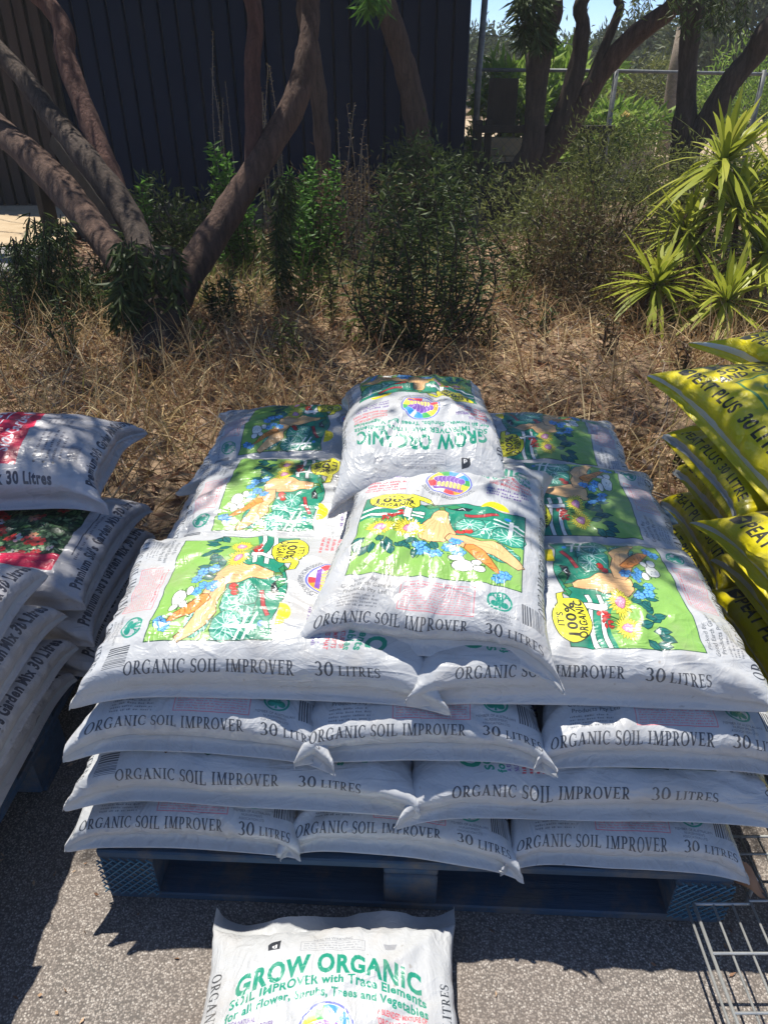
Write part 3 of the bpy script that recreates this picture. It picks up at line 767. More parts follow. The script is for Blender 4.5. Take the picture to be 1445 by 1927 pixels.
    o = np_mesh(name, V, np.concatenate([Ft, Fb]), mat, None, True, np.concatenate([ut, ub]))
    o.location = loc; o.rotation_euler = (R(tilt[0]), R(tilt[1]), R(rz))
    # crimped strips past both seams
    for row, sg in ((0, -1), (-1, 1)):
        E0 = Pt[row]; n = len(E0); s = np.linspace(0, 1, n)
        rows = []
        for k in range(4):
            f = k/3
            P = E0.copy(); P[:, 1] += sg*(.001+flap*f*(1+.15*np.sin(s*9+seed)))*(1 if flap > .01 else .5)
            P[:, 2] += flap*f*(.35*np.sin(s*17+seed)+.25*vnoise(s*9, s*0, seed)-(.15 if flap > .01 else 1.2))
            P[:, 0] += .002*f*np.sin(s*60)
            rows.append(P)
        G = np.stack(rows); I = np.arange(4*n).reshape(4, n)
        st = np_mesh('sealed_edge', G.reshape(-1, 3), q(I), sealmat, o, True)
    return o

GW = 'white soil improver bags stacked on the blue pallet'
def soil(x, y, z, rz, label, seed, W=.40, L=.60, T=.125, **k):
    o = make_bag('soil_bag', M['bag'], M['seal'], W, L, T, seed, (x, y, z), rz, **k)
    return tag(o, label, 'soil bag', GW)
YAW = -2.6
ca, sa = math.cos(R(YAW)), math.sin(R(YAW))
PC = Vector((.049+.583*math.sin(R(2.6)), .811+.583*ca, 0))                              # middle of the pallet
def on(u, v):                                                        # pallet axes -> world
    return PC.x+u*ca-v*sa, PC.y+u*sa+v*ca

# ================================================================== the setting
def sheet(name, x0, x1, y0, y1, z, mat, nx=2, ny=2, bumpy=0.0, seed=0, thick=0.0):
    xs, ys = np.linspace(x0, x1, nx), np.linspace(y0, y1, ny)
    X, Y = np.meshgrid(xs, ys); Z = np.full_like(X, z)
    if bumpy:
        Z = Z+bumpy*(vnoise(X*1.1, Y*1.1, seed)+.45*vnoise(X*4, Y*4, seed+1)+.2*vnoise(X*11, Y*11, seed+2))
    I = np.arange(nx*ny).reshape(ny, nx)
    o = np_mesh(name, np.stack([X, Y, Z], -1).reshape(-1, 3), np.stack([I[:-1, :-1], I[:-1, 1:], I[1:, 1:], I[1:, :-1]], -1).reshape(-1, 4), mat, None, True)
    return tag(o, kind='structure')
tag(sheet('ground', -110, 110, -90, 140, -.03, M['earth']), 'dry brown ground reaching to the far trees')
tag(sheet('asphalt', -6, 6, -4, 2.02, 0, M['asphalt']), 'speckled grey asphalt of coarse pale stone chips in the foreground')
tag(sheet('garden_bed', -8, 9, 1.98, 10.5, .035, M['earth'], 140, 90, .03, 3), 'shaded earth of the garden bed behind the stacks')
tag(sheet('sand_yard', -9, -2.7, 6.2, 8.2, .09, M['sand'], 50, 30, .03, 7), 'sunlit pale sand in front of the shed at far left')
tag(sheet('sand_yard', .9, 14, 9.4, 22, .05, M['sand'], 60, 60, .05, 9), 'sunlit sandy yard beyond the fence')
mb = MB(); mb.box((-4.3, 5.55, .09), (3.4, .95, .10), bev=.01)
tag(mb.build('concrete_path', M['concrete']), 'grey concrete slab crossing the bed at far left', kind='structure')

# ------------------------------------------------------------------ thin air volume added to stand in for lens glare
hz = MB(); hz.box((0, 25, 2.3), (230, 240, 6.8))
hm = bpy.data.materials.new('glare_haze'); hm.use_nodes = True; hm.node_tree.nodes.clear()
ho = hm.node_tree.nodes.new('ShaderNodeOutputMaterial'); hv = hm.node_tree.nodes.new('ShaderNodeVolumePrincipled')
hv.inputs['Color'].default_value = (.97, .95, .90, 1); hv.inputs['Density'].default_value = .0032; hv.inputs['Anisotropy'].default_value = .0
hm.node_tree.links.new(hv.outputs[0], ho.inputs['Volume'])
tag(hz.build('glare_haze', hm), 'thin milky air added over everything in place of lens glare', kind='stuff')

# ------------------------------------------------------------------ shed, slats, fence
WY, WX0, WX1, WH = 8.75, -3.45, .86, 3.6
shed = empty('shed', (WX1, WY, 0)); tag(shed, 'dark navy shed clad in upright ribbed metal behind the trees', 'shed')
def loc(o, p): o.location = p; return o
mb = MB()
mb.v = []; w = .17
mb.add([(-w/2, 0, 0), (-w/2+.012, -.026, 0), (w/2-.02, -.026, 0), (w/2-.008, 0, 0), (-w/2, 0, WH), (-w/2+.012, -.026, WH), (w/2-.02, -.026, WH), (w/2-.008, 0, WH),
        (-w/2, .02, 0), (w/2-.008, .02, 0), (-w/2, .02, WH), (w/2-.008, .02, WH)],
       [(0, 4, 5, 1), (1, 5, 6, 2), (2, 6, 7, 3), (8, 9, 11, 10), (0, 1, 2, 3, 9, 8), (4, 10, 11, 7, 6, 5), (0, 8, 10, 4), (3, 7, 11, 9)])
b0 = mb.build('cladding_sheet', M['navy'], shed)
n = int((WX1-WX0)/w)
for i in range(n):
    o = b0 if i == 0 else link(b0.copy(), shed)
    o.location = (-w/2-i*w, 0, 0); o.rotation_euler = (0, 0, R(rnd.uniform(-.6, .6)))
mb = MB(); mb.box((-(WX1-WX0)/2, 2.2, WH/2), (WX1-WX0-.02, 4.2, WH-.02)); mb.build('wall', M['navy'], shed)
mb = MB(); mb.box((-(WX1-WX0)/2, 2.0, WH+.06), (WX1-WX0+.4, 5.0, .08), bev=.01); mb.build('roof', M['navy'], shed)

sf = empty('slat_screen', (-3.28, 8.6, 0)); tag(sf, 'dark brown screen of narrow upright slats left of the navy shed', 'screen')
mb = MB(); mb.box((0, 0, 1.7), (.10, .03, 3.4), bev=.006); s0 = mb.build('slat', M['brown_slat'], sf)
for i in range(26):
    o = s0 if i == 0 else link(s0.copy(), sf); o.location = (-.08-i*.135, -.02+rnd.uniform(-.01, .01), 0); o.rotation_euler = (0, R(rnd.uniform(-.6, .6)), 0)
mb = MB(); mb.box((-1.82, .045, 1.7), (3.66, .05, 3.3)); mb.build('backing', M['dark_timber'], sf)

fence = empty('chain_link_fence', (.98, 8.9, 0)); tag(fence, 'grey chain link fence with tube rail right of the shed', 'fence')
def tube_part(name, pts, r, mat, parent, n=8):
    mb = MB(); mb.tube(pts, r, n); return mb.build(name, mat, parent, True)
tube_part('post', [(0, 0, 0), (.0, 0, 1.25), (.02, 0, 1.95)], .032, M['dark_steel'], fence)
for x in (1.42, 2.95, 4.5, 6.0): tube_part('post', [(x, 0, 0), (x, 0, 1.30)], .028, M['dark_steel'], fence)
tube_part('rail', [(0, .0, 1.30), (1.4, .0, 1.29), (3, .0, 1.26), (6.0, .0, 1.22)], .017, M['dark_steel'], fence)
tube_part('strand', [(0, .0, 1.60), (.7, .0, 1.57), (1.4, .0, 1.42)], .005, M['dark_steel'], fence, 4)
mb = MB(); d = .09
k = 0
x = -1.25
while x < 6.0:
    for sx in (1, -1):
        a = (x, 1.28) if sx > 0 else (x+1.25, 1.28); b = (a[0]+sx*1.24, .04)
        # clip to the panel
        if a[0] < 0 and b[0] < 0: continue
        def clip(p, q, lim):
            if p[0] < lim: f = (lim-p[0])/(q[0]-p[0]); return (lim, p[1]+(q[1]-p[1])*f)
            return p
        a, b = clip(a, b, 0), clip(b, a, 0)
        if a[0] > 6 or b[0] > 6: continue
        mb.tube([(a[0], .01*sx, a[1]), (b[0], .01*sx, b[1])], .0016, 3, caps=False)
    x += d
tag(mb.build('wire_mesh', M['dark_steel'], fence), kind='stuff')

fr = empty('timber_stand', (1.66, 8.6, 0)); tag(fr, 'low dark timber frame of posts and two rails beyond the bed', 'timber frame')
for x, zt in ((-.68, .86), (-.58, .86), (.62, .80), (.42, .62)):
    mb = MB(); mb.box((x, 0, zt/2), (.07, .07, zt), bev=.006); mb.build('post', M['dark_timber'], fr)
for z_, h in ((.78, .07), (.42, .10)):
    mb = MB(); mb.box((0, -.05, z_), (1.42, .03, h), bev=.005); mb.build('rail', M['dark_timber'], fr)
mb = MB(); mb.box((-.45, .05, 1.02), (.30, .02, .42), bev=.004); mb.build('board', M['dark_timber'], fr)

rw = empty('block_wall', (1.75, 9.9, 0)); tag(rw, 'low wall of pale sand blocks behind the timber frame', 'wall')
mb = MB(); mb.box((0, 0, .1), (.39, .19, .19), bev=.008); k0 = mb.build('block', M['sand'], rw)
for r_ in range(3):
    for c_ in range(7):
        o = k0 if (r_, c_) == (0, 0) else link(k0.copy(), rw)
        o.location = (-1.1+c_*.4+(.2 if r_ % 2 else 0), rnd.uniform(-.01, .01), .2*r_)
for i, (px_, w_) in enumerate(((1000, .30), (955, .24))):
    p = at(px_, 300, Y=9.3)
    mb = MB(); mb.tube([(0, 0, 0), (0, 0, .26)], [w_*.38, w_*.5], 12); mb.tube([(0, 0, .26), (0, 0, .28)], [w_*.54, w_*.54], 12)
    o = mb.build('plant_pot', M['dark_steel']); o.location = (p.x, 9.3, .08)
    tag(o, ('black nursery pot nearer the trees, under the timber frame', 'smaller black nursery pot at the left end of the block wall')[i], 'plant pot')
pp = empty('log_post', (at(1252, 250, Y=10.5).x, 10.5, 0)); tag(pp, 'weathered grey timber post standing beyond the fence', 'post')
mb = MB(); mb.tube([(0, 0, 0), (.02, 0, .7), (-.01, 0, 1.25), (.0, 0, 1.72)], [.10, .095, .09, .08], 10, .08); mb.build('shaft', M['timber'], pp, True)
mb = MB(); mb.tube([(0, 0, 1.69), (0, 0, 1.745)], [.085, .07], 10); mb.build('cap', M['dark_steel'], pp)

# leaning bleached planks behind the left tree
for i, (a, b) in enumerate((((98, 262, 6.9), (250, 470, 6.4)), ((60, 300, 7.1), (205, 500, 6.6)))):
    A, B = at(a[0], a[1], Y=a[2]), at(b[0], b[1], Y=b[2]); d = (B-A); L = d.length
    rot = d.to_track_quat('X', 'Z').to_matrix()
    mb = MB(); mb.box((0, 0, 0), (L, .035, .13), bev=.004); o = mb.build('leaning_plank', M['dark_timber'])
    o.location = (A+B)/2; o.rotation_euler = rot.to_euler()
    tag(o, ('dark leaning plank nearer the trunk, beside the left tree', 'dark leaning plank outermost at the left tree')[i], 'plank')
st = empty('timber_steps', at(165, 470, Y=6.9)); st.location.z = .05; tag(st, 'short flight of bleached boards behind the left tree', 'steps')
for i, (px_, py_) in enumerate(((150, 372), (168, 398), (186, 420), (120, 350))):
    p = at(px_, py_, Y=6.9)-st.location
    mb = MB(); mb.box((p.x, p.y, p.z), (.24, .20, .035), bev=.004); mb.build('board', M['timber'], st)
for x_ in (-.28, .22):
    mb = MB(); mb.box((x_, 0, .32), (.05, .25, .62), bev=.004); mb.build('side_rail', M['dark_timber'], st)

# ------------------------------------------------------------------ leaf, ribbon generators
NR = np.random.RandomState(11)
def nrm(v): return v/(np.linalg.norm(v, axis=-1, keepdims=True)+1e-9)
def leaf_arrays(C, D, ln, wd, fold=.25, rg=NR):
    """kite-shaped leaves: base C, direction D"""
    n = len(C); D = nrm(D); r = nrm(rg.normal(size=(n, 3))); Sd = nrm(np.cross(D, r)); U = np.cross(Sd, D)
    ln = np.broadcast_to(ln, n)[:, None]; wd = np.broadcast_to(wd, n)[:, None]
    V = np.stack([C, C+D*ln*.45+Sd*wd/2+U*wd*fold, C+D*ln-U*ln*.12, C+D*ln*.45-Sd*wd/2+U*wd*fold], 1)
    F = np.arange(4*n).reshape(n, 4); T = np.concatenate([F[:, [0, 1, 2]], F[:, [0, 2, 3]]])
    return V.reshape(-1, 3), T
def ribbons(B, D, ln, wd, droop, segs=4, side=None, rg=NR, taper=1.0):
    n = len(B); D = nrm(D)
    if side is None: side = nrm(np.cross(D, rg.normal(size=(n, 3))))
    ln = np.broadcast_to(ln, n); wd = np.broadcast_to(wd, n); droop = np.broadcast_to(droop, n)
    s = np.linspace(0, 1, segs+1); V = []
    for q in s:
        c = B+D*(ln*q)[:, None]; c = c.copy(); c[:, 2] -= droop*ln*q*q
        w = wd*(.55+.9*q-.5*q*q if q < .5 else 1.0)*(1-q**3)**.9*.5*taper
        if q == 1: w = wd*.02
        V += [c-side*w[:, None] if hasattr(w, 'shape') else c-side*w, c+side*w[:, None] if hasattr(w, 'shape') else c+side*w]
    V = np.stack(V, 1); k = 2*(segs+1); base = (np.arange(n)*k)[:, None]
    F = [base+np.array([[2*i, 2*i+1, 2*i+3, 2*i+2]]) for i in range(segs)]
    return V.reshape(-1, 3), np.stack(F, 1).reshape(-1, 4)
def emit(name, arrs, mat, parent=None, kind=None):
    V = np.concatenate([a[0] for a in arrs]); off = 0; Fs = []
    for v, f in arrs: Fs.append(f+off); off += len(v)
    o = np_mesh(name, V, np.concatenate(Fs), mat, parent)
    if kind: o['kind'] = kind
    return o

# ------------------------------------------------------------------ trees
def spline(pts, rad, sub=6):
    P = [Vector(p) for p in pts]; out = []; ro = []
    for i in range(len(P)-1):
        p0, p1, p2, p3 = P[max(i-1, 0)], P[i], P[i+1], P[min(i+2, len(P)-1)]
        for k in range(sub):
            t = k/sub
            out.append(.5*((2*p1)+(p2-p0)*t+(2*p0-5*p1+4*p2-p3)*t*t+(3*p1-p0-3*p2+p3)*t**3)); ro.append(rad[i]+(rad[i+1]-rad[i])*t)
    out.append(P[-1]); ro.append(rad[-1]); return out, ro
def limb(name, pix, mat, parent, up=None, n=12, seed=0):
    """pix: (px, py, Y, width in px) points; up: extra world points (x, y, z, radius) past the frame"""
    P, Rr = [], []
    for px_, py_, Y, w in pix:
        b = (py_-963.5)/FPX; t = Y/(math.cos(PITCH)-math.sin(PITCH)*b)
        P.append(at(px_, py_, Y=Y)); Rr.append(w*.42*t/FPX)
    for q in (up or []): P.append(Vector(q[:3])); Rr.append(q[3])
    P, Rr = spline(P, Rr)
    # knots and swellings
    Rr = [r*(1+.035*math.sin(i*1.3+seed)+.05*math.sin(i*.4+seed*2)) for i, r in enumerate(Rr)]
    base = parent.location if parent else Vector((0, 0, 0))
    mb = MB(); mb.tube([p-base for p in P], Rr, n, .07, seed=seed)
    return mb.build(name, mat, parent, True), P

def tree(name, label, base):
    o = empty(name, base); return tag(o, label, 'tree', None)

T1 = tree('tree', 'multi-stemmed tree at left forking low above its dark trunk', (-1.16, 3.75, 0))
limb('trunk', [(288, 712, 3.66, 128), (292, 670, 3.78, 104), (296, 600, 4.0, 96), (300, 540, 4.2, 98), (300, 490, 4.35, 108)], M['bark_dark'], T1, None, 14, 1)
limb('limb', [(312, 610, 4.05, 70), (352, 525, 4.35, 68), (420, 415, 4.6, 66), (492, 300, 4.75, 60), (556, 190, 4.9, 54), (578, 90, 5.0, 46), (585, 0, 5.1, 42)],
     M['bark'], T1, [(-.45, 5.2, 2.1, .07), (-.2, 5.4, 2.9, .05), (.1, 5.3, 3.6, .03)], 12, 2)
limb('limb', [(478, 350, 4.72, 40), (478, 240, 4.8, 38), (475, 120, 4.88, 38), (474, 0, 4.95, 36)], M['bark_red'], T1,
     [(-1.0, 5.1, 2.2, .06), (-1.1, 5.2, 3.0, .045), (-1.0, 5.0, 3.8, .03)], 10, 3)
limb('limb', [(292, 575, 4.15, 78), (218, 482, 4.5, 66), (140, 380, 5.0, 66), (55, 290, 5.4, 64), (-30, 215, 5.8, 60)], M['bark'], T1,
     [(-3.6, 6.3, 1.9, .10), (-4.2, 6.6, 2.9, .06)], 12, 4)
limb('limb', [(294, 540, 4.25, 64), (243, 410, 4.9, 60), (165, 300, 5.2, 56), (95, 215, 5.6, 50), (20, 120, 5.9, 44)], M['bark_dark'], T1,
     [(-3.5, 6.4, 2.2, .07), (-3.8, 6.6, 3.2, .04)], 12, 5)
limb('limb', [(236, 410, 5.0, 44), (205, 320, 5.2, 46), (165, 220, 5.4, 48), (125, 110, 5.6, 46), (92, 10, 5.75, 40)], M['bark_red'], T1,
     [(-3.0, 6.0, 2.4, .06), (-3.1, 6.0, 3.4, .04)], 12, 6)
T1b = tree('tree', 'slim pale-barked tree standing close behind the reddish stem', (at(618, 400, Y=7.2).x, 7.2, 0))
limb('trunk', [(620, 440, 7.2, 46), (612, 330, 7.2, 40), (604, 230, 7.2, 38), (592, 120, 7.2, 34), (572, 30, 7.2, 34), (560, -40, 7.2, 32)], M['bark'], T1b,
     [(-1.2, 7.2, 2.6, .07), (-1.3, 7.0, 3.6, .04)], 10, 7)
T2 = tree('tree', 'leaning brown tree against the middle of the navy shed', (at(785, 400, Y=7.9).x, 7.9, 0))
limb('trunk', [(792, 430, 7.9, 62), (788, 330, 7.9, 56), (786, 250, 7.9, 54), (768, 150, 7.9, 54), (742, 60, 7.9, 50), (715, -30, 7.9, 46)], M['bark'], T2,
     [(-.15, 7.9, 2.6, .11), (-.4, 7.8, 3.6, .07)], 12, 8)
T3 = tree('tree', 'dark tree with three leaning stems before the fence', (at(955, 400, Y=7.6).x, 7.6, 0))
limb('trunk', [(938, 420, 7.6, 84), (952, 370, 7.6, 74), (975, 325, 7.6, 66)], M['bark_dark'], T3, None, 12, 9)
limb('limb', [(960, 350, 7.55, 52), (1000, 280, 7.5, 52), (1006, 200, 7.5, 44), (1014, 110, 7.5, 52), (1035, 20, 7.5, 58), (1045, -40, 7.5, 60)], M['bark_dark'], T3,
     [(2.0, 7.5, 2.6, .14), (2.1, 7.4, 3.6, .07)], 12, 10)
limb('limb', [(980, 345, 7.6, 46), (1042, 250, 7.6, 44), (1082, 140, 7.6, 40), (1096, 50, 7.6, 34), (1106, -20, 7.6, 32)], M['bark_dark'], T3,
     [(2.4, 7.6, 2.7, .07), (2.6, 7.5, 3.7, .05)], 10, 11)
limb('limb', [(966, 365, 7.65, 52), (1055, 265, 7.65, 44), (1110, 170, 7.65, 46), (1170, 90, 7.6, 46), (1245, 30, 7.5, 40), (1330, -20, 7.4, 34)], M['bark'], T3,
     [(4.0, 7.3, 2.2, .08), (4.6, 7.2, 2.8, .05)], 12, 12)
limb('limb', [(1088, 210, 7.62, 26), (1128, 110, 7.62, 22), (1165, 20, 7.62, 20), (1180, -30, 7.62, 18)], M['bark_dark'], T3, [(2.9, 7.6, 2.6, .04)], 8, 13)
T4 = tree('tree', 'black-trunked tree at upper right with a thick branch to the right', (at(1290, 420, Y=6.9).x, 6.9, 0))
limb('trunk', [(1276, 480, 6.9, 76), (1284, 380, 6.9, 66), (1288, 270, 6.9, 60), (1290, 190, 6.9, 44), (1296, 90, 6.9, 42), (1304, 0, 6.9, 50), (1306, -40, 6.9, 50)], M['bark_dark'], T4,
     [(2.95, 6.9, 2.5, .11), (3.0, 6.8, 3.6, .06)], 12, 14)
limb('limb', [(1292, 285, 6.85, 56), (1335, 225, 6.8, 52), (1370, 160, 6.75, 50), (1420, 100, 6.7, 50), (1480, 30, 6.6, 46)], M['bark_dark'], T4, [(4.1, 6.5, 2.3, .11), (4.6, 6.4, 3.0, .06)], 12, 15)

# the crowns: unseen above the frame, leaves placed so their shade dapples bags and bed
TREES = [(T1, (-1.1, 5.0)), (T1b, (-1.2, 7.0)), (T2, (-.3, 7.8)), (T3, (2.3, 7.5)), (T4, (3.3, 6.7))]
HX, HY = SUN_DIR.x/-SUN_DIR.z, SUN_DIR.y/-SUN_DIR.z
def shade_density(x, y):
    """how much crown shade is wanted on the spot x, y (0..1)"""
    d = .82 if y < 2.3 else (.68 if y < 4.2 and x < 1.4 else .52)
    edge = 1.42+.18*math.sin(x*2.1+.5)
    if x > .30: edge = 1.06
    if x > .72: edge = 1.3; d = .45 if y < 2.3 else d
    if x < -.55: edge = 1.12
    d *= min(1, max(0, (y-edge)/.12))
    if x < -1.0 and y > 4.0: d = .8
    def hole(cx, cy, rx, ry, k=.95):
        nonlocal d
        q = ((x-cx)/rx)**2+((y-cy)/ry)**2
        if q < 1: d *= 1-k
    hole(-.25, 1.48, .30, .12, .75); hole(-.30, 1.72, .16, .06, .6); hole(.12, 1.52, .10, .05, .8)     # flecks on the bags
    hole(-.80, 1.35, .12, .07); hole(-.95, 1.22, .14, .08, .8); hole(-.72, 1.62, .05, .1, .8)
    hole(.93, 1.30, .10, .06); hole(1.15, 1.45, .10, .05); hole(.70, 2.35, .30, .28); hole(.95, 1.42, .05, .05)
    hole(-1.0, 5.4, .5, .7); hole(-.35, 5.3, .7, 1.0); hole(.15, 4.7, .2, .35); hole(.70, 4.55, .36, .55); hole(.5, 3.9, .45, .12); hole(1.1, 4.0, .3, .14)
    hole(-.2, 3.5, .7, .25, .85); hole(-2.1, 4.0, .7, .3, .6); hole(-3.2, 6.9, 1.0, .9); hole(-3.3, 5.4, .9, .5); hole(1.75, 4.0, .3, .3, .8)
    hole(2.5, 4.6, 1.2, 1.3, .96); hole(1.25, 5.6, .9, .8, .85); hole(1.6, 6.2, 1.4, 1.0, .7); hole(1.6, 5.3, .6, .5, .7); hole(-1.2, 6.2, .4, .6, .8); hole(-1.9, 3.2, .5, .12, .6)
    if y > 8.2: d = 0
    if x > 3.4: d *= .4
    return d
cl = {t[0].name: [] for t in TREES}
rg = random.Random(21)
ncl = 0
for i in range(6400):
    X, Y = rg.uniform(-4.6, 4.2), rg.uniform(.85, 9.2)
    if i > 5200: X, Y = rg.uniform(-1.5, 1.7), rg.uniform(.9, 2.3)
    if rg.random() > shade_density(X, Y): continue
    h = rg.uniform(2.5, 4.6)
    px_, py_ = X-HX*(h-.45), Y-HY*(h-.45)
    nm = min(TREES, key=lambda t: (t[1][0]-px_)**2+(t[1][1]-py_)**2)[0]
    cl[nm.name].append((px_, py_, h)); ncl += 1
for t_, c_ in TREES:
    pts = cl[t_.name]
    if not pts: continue
    C0 = np.array(pts); k = 17
    C = np.repeat(C0, k, 0)+NR.normal(size=(len(C0)*k, 3))*[.06, .06, .11]
    D = NR.normal(size=C.shape)*[.6, .6, .3]+[0, 0, -.75]
    V, F = leaf_arrays(C-np.array(t_.location), D, NR.uniform(.07, .12, len(C)), NR.uniform(.018, .03, len(C)))
    emit('crown', [(V, F)], M['leaf_canopy'], t_)
    mb = MB()
    for j, p in enumerate(rg.sample(pts, min(len(pts), 38))):
        a = Vector((c_[0]+rg.uniform(-.15, .15), c_[1]+rg.uniform(-.15, .15), rg.uniform(2.4, 3.3)))
        p = Vector(p); m = (a+p)/2+Vector((rg.uniform(-.2, .2), rg.uniform(-.2, .2), .2))
        q, r_ = spline([a-t_.location, m-t_.location, p-t_.location], [.022, .012, .004], 4); mb.tube(q, r_, 5)
    mb.build('branchlet', M['bark_dark'], t_, True)

# hanging curtains of narrow dark leaves
def curtain(parent, px_, py0, py1, Y, wpx, nst, mat=None, ll=(.06, .11), name='hanging_foliage', lw=.011):
    arr = []; mb = MB(); base = np.array(parent.location) if parent else np.zeros(3)
    for s in range(nst):
        x0 = px_+rnd.gauss(0, wpx*.32); y1 = py1-abs(rnd.gauss(0, (py1-py0)*.22)); Yq = Y+rnd.uniform(-.15, .15)
        A = at(x0, py0+rnd.uniform(-5, 25), Y=Yq); B = at(px_+(x0-px_)*1.0+rnd.uniform(-8, 8), y1, Y=Yq)
        L = (A-B).length; m = (A+B)/2+Vector((rnd.uniform(-.04, .04), 0, 0))
        q, r_ = spline([A, m, B], [.0035, .0025, .0015], 5); mb.tube([p-Vector(base) for p in q], r_, 4)
        n = int(L*85)
        tt = NR.rand(n)
        P = np.array(A)[None]*(1-tt)[:, None]**1+np.array(B)[None]*tt[:, None]
        P = P+np.array([m-(A+B)/2])*np.sin(tt*math.pi)[:, None]
        D = NR.normal(size=(n, 3))*[.75, .75, .25]+[0, 0, -.75]
        arr.append(leaf_arrays(P-base, D, NR.uniform(ll[0], ll[1], n), lw))
    emit(name, arr, mat or M['leaf_dark'], parent); tag(mb.build('hanging_twig', M['bark_dark'], parent), kind='stuff')
curtain(T1, 528, 330, 610, 4.75, 34, 16)
curtain(T1, 95, 400, 640, 4.6, 60, 20)
curtain(T1, 250, 450, 620, 3.95, 60, 16, None, (.07, .13), lw=.02)
curtain(T1, 30, 440, 620, 4.5, 60, 12)
curtain(T1, 330, 470, 600, 4.0, 46, 8, None, (.06, .12), lw=.02)
curtain(T3, 1000, -30, 90, 7.2, 60, 22, None, (.10, .18), lw=.02)
curtain(T4, 1340, -30, 70, 6.6, 120, 22, None, (.05, .09))
curtain(T4, 1200, -40, 40, 6.9, 110, 8, M['leaf_olive'], (.04, .08))
curtain(T2, 700, -30, 30, 7.2, 50, 10, M['leaf_bright'], (.10, .18), lw=.03)

# ------------------------------------------------------------------ shrubs and weeds
def upright(name, label, cat, px_, py0, py1, Y, wpx, nst, mat, ll, lw, dens=110, lean=.12, stem=M['bark_dark'], group=None, tip=.0, z0=0.03, up=.35):
    """stems rising from one base, leaves set along them; py0 = foot, py1 = top in the photograph"""
    b = at(px_, py0, Y=Y); b.z = z0; top = at(px_, py1, Y=Y); H = top.z-z0
    scale = (Y/(math.cos(PITCH)-math.sin(PITCH)*(((py0+py1)/2-963.5)/FPX)))/FPX; W = wpx*scale/2
    o = empty(name, b); arr = []; mb = MB()
    for s in range(nst):
        a = rnd.uniform(0, 6.28); rr = W*math.sqrt(rnd.random()); h = H*rnd.uniform(.62, 1.0) if s else H
        A = Vector((math.cos(a)*rr*.35, math.sin(a)*rr*.35, 0)); B = Vector((math.cos(a)*rr, math.sin(a)*rr*.8, h))
        m = (A+B)/2+Vector((rnd.uniform(-lean, lean)*h*.5, rnd.uniform(-lean, lean)*h*.5, 0))
        q, r_ = spline([A, m, B], [.006, .004, .002], 5); mb.tube(q, r_, 4)
        n = max(6, int(h*dens)); tt = np.linspace(.12, 1, n)+NR.rand(n)*.02
        tq = np.clip(tt, 0, 1)*(len(q)-1); i0 = np.minimum(tq.astype(int), len(q)-2); f = (tq-i0)[:, None]
        Q = np.array(q); P = Q[i0]*(1-f)+Q[i0+1]*f
        D = NR.normal(size=(n, 3))*[1, 1, .35]+[0, 0, up]
        arr.append(leaf_arrays(P, D, NR.uniform(ll[0], ll[1], n)*(1-.35*tt), lw))
    emit('foliage', arr, mat, o); mb.build('stem', stem, o)
    return tag(o, label, cat, group)
def bush(name, label, cat, px_, pyc, Y, rx, ry, rz_, nleaf, mat, ll, lw, ncl=60, group=None, stemmat=None, zc=None, D0=(0, 0, .2)):
    c = at(px_, pyc, Y=Y); zc = c.z if zc is None else zc
    o = empty(name, (c.x, Y, .03)); arr = []; mb = MB()
    u = nrm(NR.normal(size=(ncl, 3))); rad = NR.uniform(.35, 1.0, ncl)**.6
    lump = 1+.25*np.sin(u[:, 0]*5+px_)+.2*np.sin(u[:, 2]*7+pyc)
    C0 = u*rad[:, None]*lump[:, None]*[rx, ry, rz_]+[0, 0, zc-.03]; C0[:, 2] = np.maximum(C0[:, 2], .05)
    k = nleaf//ncl; sp = min(rx, rz_)*.20
    C = np.repeat(C0, k, 0)+NR.normal(size=(ncl*k, 3))*sp
    D = (C-[0, 0, zc-.1])*.8/max(rx, .1)+NR.normal(size=C.shape)*.7+np.array(D0)
    C[:, 2] = np.maximum(C[:, 2], .01)
    emit('foliage', [leaf_arrays(C, D, NR.uniform(ll[0], ll[1], len(C)), NR.uniform(lw*.7, lw*1.2, len(C)))], mat, o)
    for i in range(min(ncl, 26)):
        B = Vector(C0[i]); m = B*.5+Vector((rnd.uniform(-.05, .05), rnd.uniform(-.05, .05), 0)); q, r_ = spline([Vector((0, 0, 0)), m, B], [.014, .008, .003], 4); mb.tube(q, r_, 5)
    mb.build('stem', stemmat or M['bark_dark'], o, True)
    return tag(o, label, cat, group)

G_W = 'upright weeds in the garden bed'
upright('weed', 'bright lance-leaved weed in front of the shed, left of the red stem', 'weed', 432, 470, 275, 5.6, 60, 6, M['leaf_bright'], (.07, .13), .022, 100, group=G_W)
upright('weed', 'small green weed low against the shed between the left limbs', 'weed', 272, 480, 338, 5.9, 60, 6, M['leaf_bright'], (.06, .11), .022, 80, group=G_W)
upright('shrub', 'sunlit leafy green shrub just right of the forked left tree', 'shrub', 585, 520, 300, 5.4, 150, 22, M['leaf_bright'], (.05, .09), .018, 120)
upright('shrub', 'sunlit smaller shrub beneath the sloping limb, left of the leafy green shrub', 'shrub', 470, 540, 345, 5.6, 90, 12, M['leaf_bright'], (.05, .09), .016, 110)
upright('weed', 'dark leafy weed growing at the foot of the forked tree, right side', 'weed', 420, 690, 520, 4.3, 70, 8, M['leaf_dark'], (.05, .1), .016, 110, group=G_W)
